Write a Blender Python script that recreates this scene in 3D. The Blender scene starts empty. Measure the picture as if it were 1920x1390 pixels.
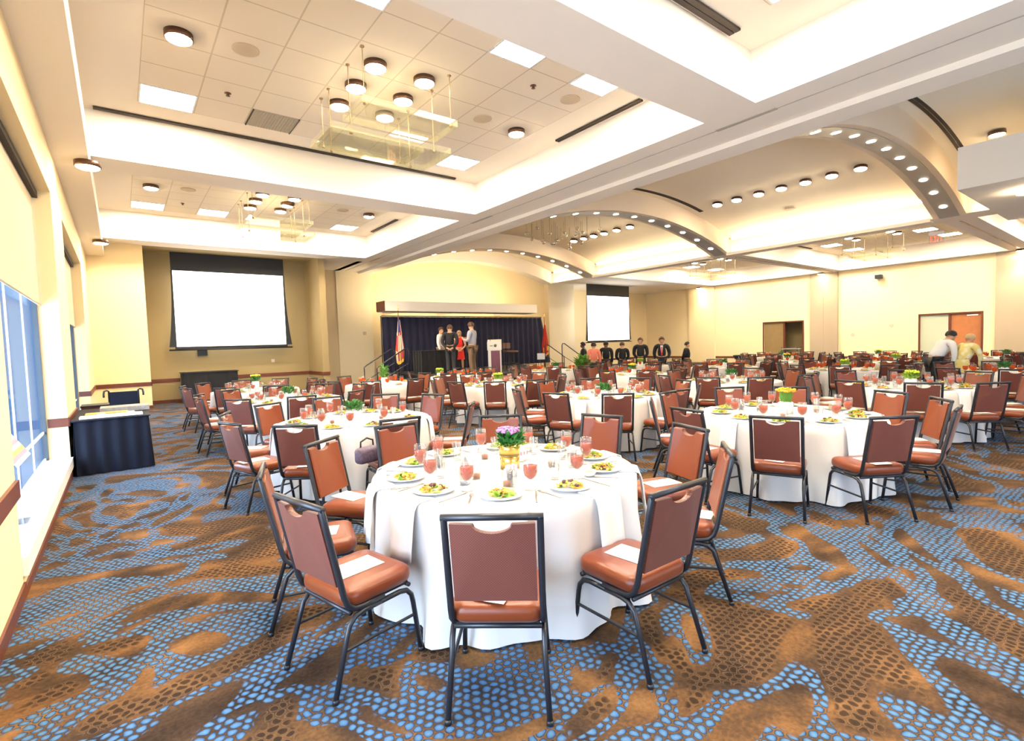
import bpy, bmesh, math, random
from mathutils import Vector, Matrix
random.seed(7)
PI = math.pi
C = bpy.context.scene.collection
sc = bpy.context.scene

# ------------------------------------------------------------------ materials
MATS = {}
def pbr(name, col, rough=.5, metal=0., spec=.5, emit=None, es=0., noise=None, bump=None, sheen=0., coat=0., alpha=None, trans=0., ior=1.45):
    m = bpy.data.materials.new(name); m.use_nodes = True
    nt = m.node_tree; b = nt.nodes['Principled BSDF']
    b.inputs['Base Color'].default_value = (*col, 1); b.inputs['Roughness'].default_value = rough
    b.inputs['Metallic'].default_value = metal; b.inputs['Specular IOR Level'].default_value = spec
    b.inputs['IOR'].default_value = ior
    if sheen: b.inputs['Sheen Weight'].default_value = sheen; b.inputs['Sheen Roughness'].default_value = .4
    if coat: b.inputs['Coat Weight'].default_value = coat
    if trans: b.inputs['Transmission Weight'].default_value = trans
    if alpha is not None: b.inputs['Alpha'].default_value = alpha
    if emit: b.inputs['Emission Color'].default_value = (*emit, 1); b.inputs['Emission Strength'].default_value = es
    if noise or bump:
        tc = nt.nodes.new('ShaderNodeTexCoord')
    if noise:
        sca, amt = noise
        n = nt.nodes.new('ShaderNodeTexNoise'); n.inputs['Scale'].default_value = sca; n.inputs['Detail'].default_value = 3
        nt.links.new(tc.outputs['Object'], n.inputs['Vector'])
        mx = nt.nodes.new('ShaderNodeMix'); mx.data_type = 'RGBA'
        mx.inputs[6].default_value = tuple(c*(1-amt) for c in col)+(1,); mx.inputs[7].default_value = tuple(min(1, c*(1+amt)) for c in col)+(1,)
        nt.links.new(n.outputs['Fac'], mx.inputs[0]); nt.links.new(mx.outputs[2], b.inputs['Base Color'])
    if bump:
        sca, st = bump
        n2 = nt.nodes.new('ShaderNodeTexNoise'); n2.inputs['Scale'].default_value = sca; n2.inputs['Detail'].default_value = 2
        nt.links.new(tc.outputs['Object'], n2.inputs['Vector'])
        bp = nt.nodes.new('ShaderNodeBump'); bp.inputs['Strength'].default_value = st; bp.inputs['Distance'].default_value = .01
        nt.links.new(n2.outputs['Fac'], bp.inputs['Height']); nt.links.new(bp.outputs['Normal'], b.inputs['Normal'])
    MATS[name] = m
    return m
def glass(name, tint, gloss=.12, rough=.02, dif=0., difcol=(1, 1, 1)):
    m = bpy.data.materials.new(name); m.use_nodes = True; nt = m.node_tree; nt.nodes.clear()
    o = nt.nodes.new('ShaderNodeOutputMaterial'); t = nt.nodes.new('ShaderNodeBsdfTransparent'); t.inputs[0].default_value = (*tint, 1)
    g = nt.nodes.new('ShaderNodeBsdfGlossy'); g.inputs['Roughness'].default_value = rough
    lw = nt.nodes.new('ShaderNodeLayerWeight'); lw.inputs['Blend'].default_value = gloss*2
    mx = nt.nodes.new('ShaderNodeMixShader'); nt.links.new(lw.outputs['Facing'], mx.inputs[0])
    src = t
    if dif:
        d = nt.nodes.new('ShaderNodeBsdfDiffuse'); d.inputs[0].default_value = (*difcol, 1)
        m2 = nt.nodes.new('ShaderNodeMixShader'); m2.inputs[0].default_value = dif
        nt.links.new(t.outputs[0], m2.inputs[1]); nt.links.new(d.outputs[0], m2.inputs[2]); src = m2
    nt.links.new(src.outputs[0], mx.inputs[1]); nt.links.new(g.outputs[0], mx.inputs[2]); nt.links.new(mx.outputs[0], o.inputs[0])
    MATS[name] = m; return m

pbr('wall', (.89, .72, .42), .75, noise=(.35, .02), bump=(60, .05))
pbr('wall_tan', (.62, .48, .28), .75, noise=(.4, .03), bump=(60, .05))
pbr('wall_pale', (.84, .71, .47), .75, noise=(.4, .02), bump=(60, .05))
pbr('wall_shaded', (.32, .235, .105), .75, noise=(.4, .03), bump=(60, .05))  # wall colour darkened to paint in the shade of the back recess
pbr('door_tan', (.26, .17, .065), .5, noise=(3, .15))
pbr('panel_greige', (.42, .33, .225), .6, noise=(1.5, .03))
pbr('ceil', (.90, .82, .70), .85, noise=(.3, .015))
pbr('vault', (.93, .83, .66), .85, noise=(.3, .015))
pbr('rib', (.84, .70, .53), .8, noise=(.5, .02))
pbr('rib_grey', (.42, .38, .32), .5, noise=(3, .06))
pbr('wood', (.13, .035, .018), .4, noise=(6, .3), spec=.4)
pbr('wood_door', (.42, .15, .05), .45, noise=(3, .2))
pbr('sill', (.86, .84, .80), .35, noise=(2, .03))
pbr('black', (.008, .008, .009), .45)
pbr('dark_slot', (.035, .025, .02), .8)
pbr('vent_grey', (.42, .37, .29), .7, noise=(90, .25))
pbr('speaker_tan', (.55, .45, .33), .8, noise=(120, .15))
pbr('bronze', (.10, .05, .03), .35, metal=.6)
pbr('bronze_gold', (.30, .20, .10), .5, metal=.3)
pbr('cutlery_steel', (.34, .32, .29), .35, metal=.9)
pbr('chrome', (.75, .75, .75), .2, metal=1)
pbr('frame_slate', (.05, .065, .08), .4)
pbr('steel_white', (.8, .8, .8), .4)
pbr('frame_black', (.014, .014, .018), .38, spec=.6)
pbr('shade', (.60, .50, .35), .9, noise=(80, .03))
pbr('cloth', (.66, .64, .62), .8, sheen=.15, noise=(2, .015), bump=(300, .05))
pbr('napkin', (.84, .83, .80), .8, sheen=.15, bump=(300, .05))
pbr('paper', (.88, .84, .72), .7)
pbr('china', (.86, .85, .83), .18, spec=.5)
pbr('gold', (.83, .55, .16), .25, metal=1)
pbr('gold_rim', (.25, .2, .1), .3, metal=1)
pbr('white_pot', (.85, .85, .84), .35)
pbr('leaf', (.035, .16, .025), .5, noise=(30, .4))
pbr('leaf_light', (.22, .36, .03), .5, noise=(30, .3))
pbr('grass_leaf', (.10, .26, .03), .5, noise=(30, .3))
pbr('pink_flower', (.62, .22, .62), .6, noise=(40, .25))
pbr('yellow_flower', (.80, .62, .03), .6, noise=(40, .2))
pbr('orange_flower', (.85, .42, .02), .6, noise=(40, .2))
pbr('lime_flower', (.50, .62, .03), .6, noise=(40, .2))
pbr('lettuce', (.30, .45, .06), .5, noise=(60, .4))
pbr('carrot', (.80, .27, .03), .45, noise=(60, .3))
pbr('crouton', (.62, .36, .10), .7, noise=(60, .3))
pbr('radicchio', (.10, .03, .04), .5)
pbr('candle', (.38, .13, .05), .5)
pbr('navy_cloth', (.002, .004, .013), .7, spec=.25, sheen=.0, bump=(200, .1))
pbr('navy_drape', (.006, .007, .030), .75, sheen=.06, bump=(150, .1))
pbr('black_cloth', (.008, .008, .010), .8, sheen=.1)
def floral_mat():
    m = pbr('floral', (.80, .72, .42), .8); nt = m.node_tree; b = nt.nodes['Principled BSDF']
    tc = nt.nodes.new('ShaderNodeTexCoord'); v = nt.nodes.new('ShaderNodeTexVoronoi'); v.inputs['Scale'].default_value = 9
    nt.links.new(tc.outputs['Object'], v.inputs['Vector']); rp = nt.nodes.new('ShaderNodeValToRGB'); e = rp.color_ramp.elements
    e[0].position = .0; e[0].color = (.86, .86, .74, 1); e[1].position = .55; e[1].color = (.80, .66, .22, 1); k = e.new(.32); k.color = (.86, .80, .50, 1)
    nt.links.new(v.outputs['Distance'], rp.inputs[0]); nt.links.new(rp.outputs[0], b.inputs['Base Color'])
floral_mat()
pbr('stage_deck', (.03, .025, .022), .7, noise=(3, .2))
pbr('skin', (.62, .34, .20), .5)
pbr('skin_dark', (.16, .075, .04), .5)
pbr('hair_dark', (.015, .010, .008), .5)
pbr('hair_brown', (.09, .04, .018), .5)
pbr('hair_blond', (.55, .36, .16), .5)
pbr('suit_black', (.010, .010, .012), .75, sheen=.1)
pbr('shirt_white', (.80, .78, .74), .8)
pbr('shirt_grey', (.36, .36, .40), .8)
pbr('shirt_salmon', (.78, .22, .14), .8)
pbr('trouser_brown', (.16, .10, .055), .8)
pbr('trouser_tan', (.50, .40, .26), .8)
pbr('trouser_dark', (.035, .035, .04), .8)
pbr('dress_red', (.75, .02, .012), .7)
pbr('flag_red', (.40, .02, .015), .7); pbr('flag_white', (.55, .50, .42), .7); pbr('flag_blue', (.02, .03, .16), .7)
pbr('flag_gold', (.75, .45, .06), .6)
pbr('flag_scarlet', (.50, .025, .008), .7)
pbr('lectern_white', (.8, .76, .68), .5); pbr('lectern_plum', (.16, .05, .08), .5)
pbr('leather', (.10, .04, .02), .5)
pbr('exit_red', (.8, .05, .03), .5, emit=(1, .06, .03), es=1.6)
pbr('brochure_pink', (.8, .25, .35), .6); pbr('brochure_green', (.35, .6, .12), .6); pbr('brochure_white', (.85, .85, .85), .6)
pbr('photo_purple', (.10, .07, .11), .5, noise=(40, .9)); pbr('bag_grey', (.30, .30, .30), .6, noise=(20, .5))
pbr('plaid', (.2, .2, .2), .7)
pbr('lamp_lit', (1, 1, 1), .5, emit=(1, .80, .52), es=62)
pbr('lamp_lit_small', (1, 1, 1), .5, emit=(1, .90, .74), es=14)
pbr('panel_lit', (1, 1, 1), .5, emit=(1, .88, .70), es=48)
pbr('screen_lit', (.9, .9, .9), .6, emit=(1, 1, 1), es=1.25)
pbr('glass_screen_lit', (.9, .9, .7), .4, emit=(1, .9, .55), es=.9)
pbr('frost_green', (.52, .55, .40), .25)
glass('pane', (.93, .96, 1), .012)
glass('drink_glass', (.975, .975, .975), .06, dif=.035, difcol=(.9, .9, .92))
glass('tray_glass', (.99, .988, .94), .05, dif=.05, difcol=(.98, .94, .70))
glass('bubble_glass', (.95, .92, .86), .30, dif=.12, difcol=(.9, .8, .6))
glass('acrylic', (.92, .95, .98), .1)

def weave(name, col, col2, sca, rough, spec):
    m = pbr(name, col, rough, spec=spec, sheen=.12); nt = m.node_tree; b = nt.nodes['Principled BSDF']
    tc = nt.nodes.new('ShaderNodeTexCoord'); sp = nt.nodes.new('ShaderNodeSeparateXYZ'); nt.links.new(tc.outputs['Object'], sp.inputs[0])
    outs = []
    for ax in ('X', 'Z'):
        mu = nt.nodes.new('ShaderNodeMath'); mu.operation = 'MULTIPLY'; mu.inputs[1].default_value = sca; nt.links.new(sp.outputs[ax], mu.inputs[0])
        s = nt.nodes.new('ShaderNodeMath'); s.operation = 'SINE'; nt.links.new(mu.outputs[0], s.inputs[0]); outs.append(s)
    p = nt.nodes.new('ShaderNodeMath'); p.operation = 'MULTIPLY'; nt.links.new(outs[0].outputs[0], p.inputs[0]); nt.links.new(outs[1].outputs[0], p.inputs[1])
    r = nt.nodes.new('ShaderNodeMapRange'); r.inputs['From Min'].default_value = -1; nt.links.new(p.outputs[0], r.inputs['Value'])
    mx = nt.nodes.new('ShaderNodeMix'); mx.data_type = 'RGBA'; mx.inputs[6].default_value = (*col, 1); mx.inputs[7].default_value = (*col2, 1)
    nt.links.new(r.outputs[0], mx.inputs[0]); nt.links.new(mx.outputs[2], b.inputs['Base Color'])
    return m
weave('vinyl', (.145, .027, .006), (.185, .038, .009), 600, .34, .5)
weave('vinyl_back', (.100, .026, .016), (.180, .058, .042), 520, .42, .5)

def tile_mat():
    m = pbr('ceil_tile', (.82, .73, .60), .9); nt = m.node_tree; b = nt.nodes['Principled BSDF']
    tc = nt.nodes.new('ShaderNodeTexCoord'); sp = nt.nodes.new('ShaderNodeSeparateXYZ'); nt.links.new(tc.outputs['Object'], sp.inputs[0])
    ds = []
    for ax, pitch in (('X', .785), ('Y', .73)):
        d = nt.nodes.new('ShaderNodeMath'); d.operation = 'DIVIDE'; d.inputs[1].default_value = pitch; nt.links.new(sp.outputs[ax], d.inputs[0])
        f = nt.nodes.new('ShaderNodeMath'); f.operation = 'FRACT'; nt.links.new(d.outputs[0], f.inputs[0])
        s = nt.nodes.new('ShaderNodeMath'); s.operation = 'SUBTRACT'; s.inputs[1].default_value = .5; nt.links.new(f.outputs[0], s.inputs[0])
        a = nt.nodes.new('ShaderNodeMath'); a.operation = 'ABSOLUTE'; nt.links.new(s.outputs[0], a.inputs[0])
        g = nt.nodes.new('ShaderNodeMath'); g.operation = 'GREATER_THAN'; g.inputs[1].default_value = .5-.011/pitch; nt.links.new(a.outputs[0], g.inputs[0]); ds.append(g)
    mxm = nt.nodes.new('ShaderNodeMath'); mxm.operation = 'MAXIMUM'; nt.links.new(ds[0].outputs[0], mxm.inputs[0]); nt.links.new(ds[1].outputs[0], mxm.inputs[1])
    mx = nt.nodes.new('ShaderNodeMix'); mx.data_type = 'RGBA'; mx.inputs[6].default_value = (.82, .73, .60, 1); mx.inputs[7].default_value = (.58, .50, .39, 1)
    nt.links.new(mxm.outputs[0], mx.inputs[0]); nt.links.new(mx.outputs[2], b.inputs['Base Color'])
tile_mat()

def carpet_mat():
    m = pbr('carpet', (.2, .1, .05), .95, spec=.1); nt = m.node_tree; b = nt.nodes['Principled BSDF']; L = nt.links.new
    tc = nt.nodes.new('ShaderNodeTexCoord')
    def N(t, **k):
        n = nt.nodes.new(t)
        for a, v in k.items(): setattr(n, a, v)
        return n
    def vm(op, a, bv=None):
        n = N('ShaderNodeVectorMath', operation=op); L(a, n.inputs[0])
        if bv is not None:
            if isinstance(bv, tuple): n.inputs[1].default_value = bv
            else: L(bv, n.inputs[1])
        return n
    def mt(op, a, v=None, v2=None):
        n = N('ShaderNodeMath', operation=op)
        if isinstance(a, (int, float)): n.inputs[0].default_value = a
        else: L(a, n.inputs[0])
        if v is not None:
            if isinstance(v, (int, float)): n.inputs[1].default_value = v
            else: L(v, n.inputs[1])
        return n.outputs[0]
    def noise(sca, det, dist, off=(0, 0, 0)):
        a = vm('ADD', tc.outputs['Object'], off)
        n = N('ShaderNodeTexNoise'); n.inputs['Scale'].default_value = sca; n.inputs['Detail'].default_value = det; n.inputs['Distortion'].default_value = dist
        L(a.outputs[0], n.inputs['Vector']); return n.outputs['Fac']
    # hexagonal dot lattice, jittered a little
    P = .049
    jn = N('ShaderNodeTexNoise'); jn.inputs['Scale'].default_value = 11; L(tc.outputs['Object'], jn.inputs['Vector'])
    jj = vm('SUBTRACT', jn.outputs['Color'], (.5, .5, .5)); js = N('ShaderNodeVectorMath', operation='SCALE'); L(jj.outputs[0], js.inputs[0]); js.inputs['Scale'].default_value = .055
    co = vm('ADD', tc.outputs['Object'], js.outputs[0])
    co = vm('DIVIDE', co.outputs[0], (P, P, P))
    flat = vm('MULTIPLY', co.outputs[0], (1, 1, 0))
    ds = []
    for off in ((0, 0, 0), (.5, .866, 0)):
        a = vm('ADD', flat.outputs[0], off); a = vm('DIVIDE', a.outputs[0], (1, 1.732, 1)); a = vm('FRACTION', a.outputs[0])
        a = vm('SUBTRACT', a.outputs[0], (.5, .5, 0)); a = vm('MULTIPLY', a.outputs[0], (1, 1.732, 0)); a = vm('LENGTH', a.outputs[0]); ds.append(a.outputs['Value'])
    d = mt('MINIMUM', ds[0], ds[1])
    fine = noise(260, 2, 0)
    d = mt('ADD', d, mt('MULTIPLY', mt('SUBTRACT', fine, .5), .16))
    def ramp(fac, stops, interp='LINEAR'):
        r = N('ShaderNodeValToRGB'); r.color_ramp.interpolation = interp
        e = r.color_ramp.elements
        e[0].position, e[0].color = stops[0][0], (*stops[0][1], 1)
        e[1].position, e[1].color = stops[-1][0], (*stops[-1][1], 1)
        for p, c in stops[1:-1]:
            k = e.new(p); k.color = (*c, 1)
        L(fac, r.inputs[0]); return r.outputs[0]
    swirl = noise(.50, 1.6, 4.2, (3.1, 1.7, 0))
    swirl2 = noise(.85, 1.5, 3.2, (9.4, 5.2, 0))
    grain = noise(45, 3, .4)
    ground_t = mt('ADD', mt('MULTIPLY', swirl2, .75), mt('MULTIPLY', grain, .25))
    ground = ramp(ground_t, [(.32, (.028, .017, .011)), (.43, (.052, .031, .019)), (.52, (.088, .048, .023)), (.60, (.145, .072, .028)), (.72, (.22, .115, .045))])
    dot_blue = ramp(d, [(.0, (.090, .185, .315)), (.26, (.060, .140, .265)), (.37, (.030, .070, .145)), (.43, (.020, .022, .027))])
    dot_dark = ramp(d, [(.0, (.020, .012, .009)), (.32, (.03, .017, .011)), (.43, (.14, .085, .045))])
    inside = mt('LESS_THAN', d, .445)
    bluemask = ramp(swirl, [(.462, (0, 0, 0)), (.472, (1, 1, 1)), (.585, (1, 1, 1)), (.597, (0, 0, 0))])
    bn = N('ShaderNodeMix', data_type='RGBA'); L(mt('MULTIPLY', bluemask, inside), bn.inputs[0]); L(ground, bn.inputs[6]); L(dot_blue, bn.inputs[7])
    darkmask = ramp(swirl, [(.40, (1, 1, 1)), (.43, (0, 0, 0))])
    bd = N('ShaderNodeMix', data_type='RGBA'); L(mt('MULTIPLY', mt('MULTIPLY', darkmask, inside), .85), bd.inputs[0]); L(bn.outputs[2], bd.inputs[6]); L(dot_dark, bd.inputs[7])
    L(bd.outputs[2], b.inputs['Base Color'])
    bp = N('ShaderNodeBump'); bp.inputs['Strength'].default_value = .25; bp.inputs['Distance'].default_value = .006
    L(fine, bp.inputs['Height']); L(bp.outputs[0], b.inputs['Normal'])
carpet_mat()

# ------------------------------------------------------------------ mesh helpers
class MB:
    def __init__(s): s.v = []; s.f = []; s.m = []; s.sm = []
    def add(s, vs, fs, m=0, sm=False):
        o = len(s.v); s.v += [tuple(v) for v in vs]
        for f in fs: s.f.append([i+o for i in f]); s.m.append(m); s.sm.append(sm)
        return s
    def box(s, x0, x1, y0, y1, z0, z1, m=0):
        return s.add([(x0, y0, z0), (x1, y0, z0), (x1, y1, z0), (x0, y1, z0), (x0, y0, z1), (x1, y0, z1), (x1, y1, z1), (x0, y1, z1)],
                     [(0, 3, 2, 1), (4, 5, 6, 7), (0, 1, 5, 4), (1, 2, 6, 5), (2, 3, 7, 6), (3, 0, 4, 7)], m)
    def tube(s, path, r, n=8, m=0, caps=True, closed=False, flat=None):
        P = [Vector(p) for p in path]; k = len(P); rs = r if isinstance(r, (list, tuple)) else [r]*k
        vs = []; up = None
        for i in range(k):
            if closed: t = P[(i+1) % k]-P[i-1]
            else: t = P[min(i+1, k-1)]-P[max(i-1, 0)]
            t.normalize()
            if up is None:
                up = Vector((0, 0, 1)) if abs(t.z) < .9 else Vector((0, 1, 0))
            a = t.cross(up)
            if a.length < 1e-5: a = t.orthogonal()
            a.normalize(); b2 = a.cross(t).normalized(); up = b2
            fa, fb = flat if flat else (1, 1)
            for j in range(n):
                q = 2*PI*j/n+PI/n
                vs.append(P[i]+a*math.cos(q)*rs[i]*fa+b2*math.sin(q)*rs[i]*fb)
        fs = []
        for i in range(k if closed else k-1):
            for j in range(n):
                i2 = (i+1) % k
                fs.append((i*n+j, i*n+(j+1) % n, i2*n+(j+1) % n, i2*n+j))
        if caps and not closed: fs += [tuple(range(n))[::-1], tuple((k-1)*n+j for j in range(n))]
        return s.add(vs, fs, m, n > 6)
    def lathe(s, prof, n=20, c=(0, 0, 0), m=0, sm=True, close=False):
        vs = []; fs = []
        for r, z in prof:
            for j in range(n):
                a = 2*PI*j/n; vs.append((c[0]+r*math.cos(a), c[1]+r*math.sin(a), c[2]+z))
        k = len(prof)
        for i in range(k-1):
            for j in range(n): fs.append((i*n+j, i*n+(j+1) % n, (i+1)*n+(j+1) % n, (i+1)*n+j))
        if prof[0][0] > 1e-6: fs.append(tuple(range(n))[::-1])
        if prof[-1][0] > 1e-6: fs.append(tuple((k-1)*n+j for j in range(n)))
        return s.add(vs, fs, m, sm)
    def disc(s, c, r, n=20, m=0, up=1):
        vs = [(c[0]+r*math.cos(2*PI*j/n), c[1]+r*math.sin(2*PI*j/n), c[2]) for j in range(n)]
        return s.add(vs, [tuple(range(n)) if up > 0 else tuple(range(n))[::-1]], m)
    def slab(s, w, d, z0, z1, rc, re, c=(0, 0), m=0, nseg=6):
        """cushion: rounded-rectangle outline with rounded top and bottom rims"""
        def ring(ins, z):
            out = []; hw, hd, r = w/2-ins, d/2-ins, max(rc-ins, .004)
            for qx, qy, a0 in ((1, 1, 0), (-1, 1, PI/2), (-1, -1, PI), (1, -1, 1.5*PI)):
                for j in range(nseg+1):
                    a = a0+PI/2*j/nseg; out.append((c[0]+qx*(hw-r)+r*math.cos(a), c[1]+qy*(hd-r)+r*math.sin(a), z))
            return out
        rings = []
        for j in range(4):
            a = PI/2*j/3; rings.append(ring(re*(1-math.sin(a)), z0+re*(1-math.cos(a))))
        for j in range(4):
            a = PI/2*j/3; rings.append(ring(re*(1-math.cos(a)), z1-re*(1-math.sin(a))))
        rings.append(ring(re+.05*min(w, d), z1+.006))
        n = len(rings[0]); vs = [p for r in rings for p in r]; fs = []
        for i in range(len(rings)-1):
            for j in range(n): fs.append((i*n+j, i*n+(j+1) % n, (i+1)*n+(j+1) % n, (i+1)*n+j))
        fs += [tuple(range(n))[::-1], tuple((len(rings)-1)*n+j for j in range(n))]
        return s.add(vs, fs, m, True)
    def prism(s, poly, axis, a0, a1, m=0, sm=False):
        """extrude 2-D polygon; axis 'x': poly in (y,z), 'y': poly in (x,z), 'z': poly in (x,y)"""
        def mk(p, a):
            return {'x': (a, p[0], p[1]), 'y': (p[0], a, p[1]), 'z': (p[0], p[1], a)}[axis]
        n = len(poly); vs = [mk(p, a0) for p in poly]+[mk(p, a1) for p in poly]
        fs = [(i, (i+1) % n, n+(i+1) % n, n+i) for i in range(n)]+[tuple(range(n))[::-1], tuple(range(n, 2*n))]
        return s.add(vs, fs, m, sm)
    def ball(s, c, r, m=0, nu=8, nv=5, sq=(1, 1, 1)):
        prof = [(math.sin(PI*i/nv), -math.cos(PI*i/nv)) for i in range(nv+1)]
        vs = []; fs = []
        for q, z in prof:
            for j in range(nu):
                a = 2*PI*j/nu; vs.append((c[0]+r*sq[0]*q*math.cos(a), c[1]+r*sq[1]*q*math.sin(a), c[2]+r*sq[2]*z))
        for i in range(nv):
            for j in range(nu): fs.append((i*nu+j, i*nu+(j+1) % nu, (i+1)*nu+(j+1) % nu, (i+1)*nu+j))
        return s.add(vs, fs, m, True)
    def xf(s, M):
        s.v = [tuple(M @ Vector(v)) for v in s.v]; return s
    def mesh(s, name, mats):
        me = bpy.data.meshes.new(name); me.from_pydata(s.v, [], s.f)
        for m in mats: me.materials.append(MATS[m])
        me.polygons.foreach_set('material_index', s.m); me.polygons.foreach_set('use_smooth', s.sm)
        bm = bmesh.new(); bm.from_mesh(me); bmesh.ops.remove_doubles(bm, verts=bm.verts, dist=1e-5)
        bmesh.ops.recalc_face_normals(bm, faces=bm.faces); bm.to_mesh(me); bm.free()
        me.update(); return me
    def build(s, name, mats, parent=None, loc=None):
        if isinstance(mats, str): mats = [mats]
        return link(name, s.mesh(name, mats), parent, loc)
def link(name, me, parent=None, loc=None, rz=0):
    o = bpy.data.objects.new(name, me); C.objects.link(o)
    if parent: o.parent = parent
    if loc: o.location = loc
    if rz: o.rotation_euler = (0, 0, rz)
    return o
def tag(o, label, cat, group=None, kind=None):
    o['label'] = label; o['category'] = cat
    if group: o['group'] = group
    if kind: o['kind'] = kind
    return o
def empty(name, loc, rz=0):
    o = bpy.data.objects.new(name, None); C.objects.link(o); o.location = loc; o.rotation_euler = (0, 0, rz); o.empty_display_size = .1
    return o
def struct(name, mb, mats, parent=None):
    o = mb.build(name, mats, parent)
    if parent is None: o['kind'] = 'structure'
    return o
def copy_tree(o, parent=None):
    c = o.copy(); C.objects.link(c)
    if parent: c.parent = parent
    for ch in KIDS.get(o.name, ()): copy_tree(ch, c)
    return c
KIDS = {}
def kids(root):
    """remember the children of a prototype so that copying needs no search of the scene"""
    for o in list(C.objects):
        if o.parent: KIDS.setdefault(o.parent.name, [])
        if o.parent and o not in KIDS[o.parent.name]: KIDS[o.parent.name].append(o)
ORD = ['', 'first', 'second', 'third', 'fourth', 'fifth', 'sixth', 'seventh', 'eighth', 'ninth', 'tenth', 'eleventh', 'twelfth']

# ------------------------------------------------------------------ room
XL, XR, YB, YN = -.62, 30.95, 22.2, -4.2
SOF, CEI = 4.97, 5.80
YT = 24.0
fl = MB().box(XL-.4, XR+1.6, YN-.3, YT+.3, -.12, 0); struct('floor', fl, 'carpet')

# left wall with three window openings
WIN = [(-2.2, 2.9), (4.85, 9.31), (11.04, 16.0)]
SILL, HEAD = .27, 3.88
lw = MB(); y = YN
for a, b in WIN:
    lw.box(XL-.27, XL, y, a, 0, 4.99); lw.box(XL-.27, XL, a, b, HEAD, 4.99); lw.box(XL-.27, XL, a, b, 0, SILL-.1); y = b
lw.box(XL-.27, XL, y, 19.2, 0, 4.99)
struct('wall_left', lw, 'wall')
rail = MB(); bb = MB(); y = YN
for a, b in WIN+[(19.2, 19.2)]:
    rail.box(XL, XL+.022, y, a, .70, .82); rail.box(XL-.2, XL, a-.02, a, .70, .82) if a < 19 else None
    if b < 19: rail.box(XL-.205, XL+.01, b-.016, b, .70, .82)
    bb.box(XL, XL+.015, y, a, 0, .10)
    y = b
for a, b in WIN: bb.box(XL, XL+.015, a, b, 0, .07)
struct('trim_1', rail, 'wood'); struct('baseboard_left', bb, 'wood')
for k, (a, b) in enumerate(WIN):
    w = empty('window_%d' % (k+1), ((XL-.255), (a+b)/2, SILL)); w['kind'] = 'structure'
    yo = (a+b)/2
    fr = MB(); n = 4
    for i in range(1, n):
        yy = a+(b-a)*i/n; fr.box(-.008, .008, yy-yo-.010, yy-yo+.010, 0, HEAD-SILL)
    for zz in (.0, .36, HEAD-SILL-.05): fr.box(-.010, .010, a-yo, b-yo, zz, zz+.03)
    fr.build('mullion', 'steel_white', w)
    MB().box(-.02, .035, a-yo, a-yo+.05, 0, HEAD-SILL).box(-.02, .035, b-yo-.05, b-yo, 0, HEAD-SILL).box(-.02, .03, a-yo, b-yo, HEAD-SILL-.05, HEAD-SILL).build('window_frame', 'frame_slate', w)
    MB().box(-.004, .004, a-yo, b-yo, 0, HEAD-SILL).build('pane', 'pane', w)
    MB().box(.012, .285, a-yo+.002, b-yo-.002, -.05, 0).box(.2, .285, a-yo+.002, b-yo-.002, -.13, -.05).build('window_sill', 'sill', w)
    sh = empty('roller_shade', (XL-.19, yo, 2.35))
    tag(sh, 'tan roller shade half drawn in the window %s' % ('behind the camera', 'nearest the camera', 'by the skirted table')[k], 'shade', 'roller shades on the windows')
    MB().box(-.004, .004, a-yo+.03, b-yo-.03, .03, HEAD-2.35-.1).build('shade_cloth', 'shade', sh)
    MB().tube([(0, a-yo+.03, .015), (0, b-yo-.03, .015)], .016, 8).build('hem_bar', 'shade', sh)
    MB().box(-.05, .06, a-yo+.01, b-yo-.01, HEAD-2.35-.1, HEAD-2.35-.02).build('roller_box', 'dark_slot', sh)

# back wall: pilaster, recess, pier, stage wall with arch, pier, right part
bw = MB()
bw.box(XL, .72, 19.2, 21.1, 0, 4.99)
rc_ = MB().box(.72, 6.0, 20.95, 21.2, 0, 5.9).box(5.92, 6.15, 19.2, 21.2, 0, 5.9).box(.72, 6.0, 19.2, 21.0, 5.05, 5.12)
struct('wall_back_niche', rc_, 'wall_shaded')  # recess shade is carried by the darker colour
struct('wall_back_recess', bw, 'wall')
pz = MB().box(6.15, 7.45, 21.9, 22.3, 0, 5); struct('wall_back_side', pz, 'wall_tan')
pier = MB().box(7.45, 9.0, 21.85, 22.4, 0, 4.99); struct('wall_back_pier', pier, 'wall_pale')
pier = MB().box(19.45, 21.45, 21.85, 22.4, 0, 4.99); struct('wall_back_pier_right', pier, 'wall_pale')
bw = MB().box(9.0, 19.45, YB, YB+.2, 0, 6.6); struct('wall_back_stage', bw, 'wall')
bw = MB().box(21.25, XR+.2, YT, YT+.2, 0, 5); bw.box(21.25, 21.45, 22.3, YT, 0, 5); struct('wall_back_right', bw, 'wall')
rail = MB()
rail.box(XL, .74, 19.178, 19.2, .70, .82).box(.72, .742, 19.178, 20.95, .70, .82).box(.72, 5.92, 20.93, 20.95, .70, .82).box(5.9, 5.92, 19.2, 20.95, .70, .82).box(5.9, 6.17, 19.18, 19.2, .70, .82)
rail.box(21.45, XR, YT-.022, YT, .28, .40)
struct('trim_2', rail, 'wood')
bb = MB().box(XL, .735, 19.185, 19.2, 0, .1).box(.72, .735, 19.2, 20.95, 0, .1).box(.72, 5.92, 20.935, 20.95, 0, .1).box(5.905, 5.92, 19.2, 20.95, 0, .1)
struct('baseboard_back', bb, 'wood')

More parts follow.
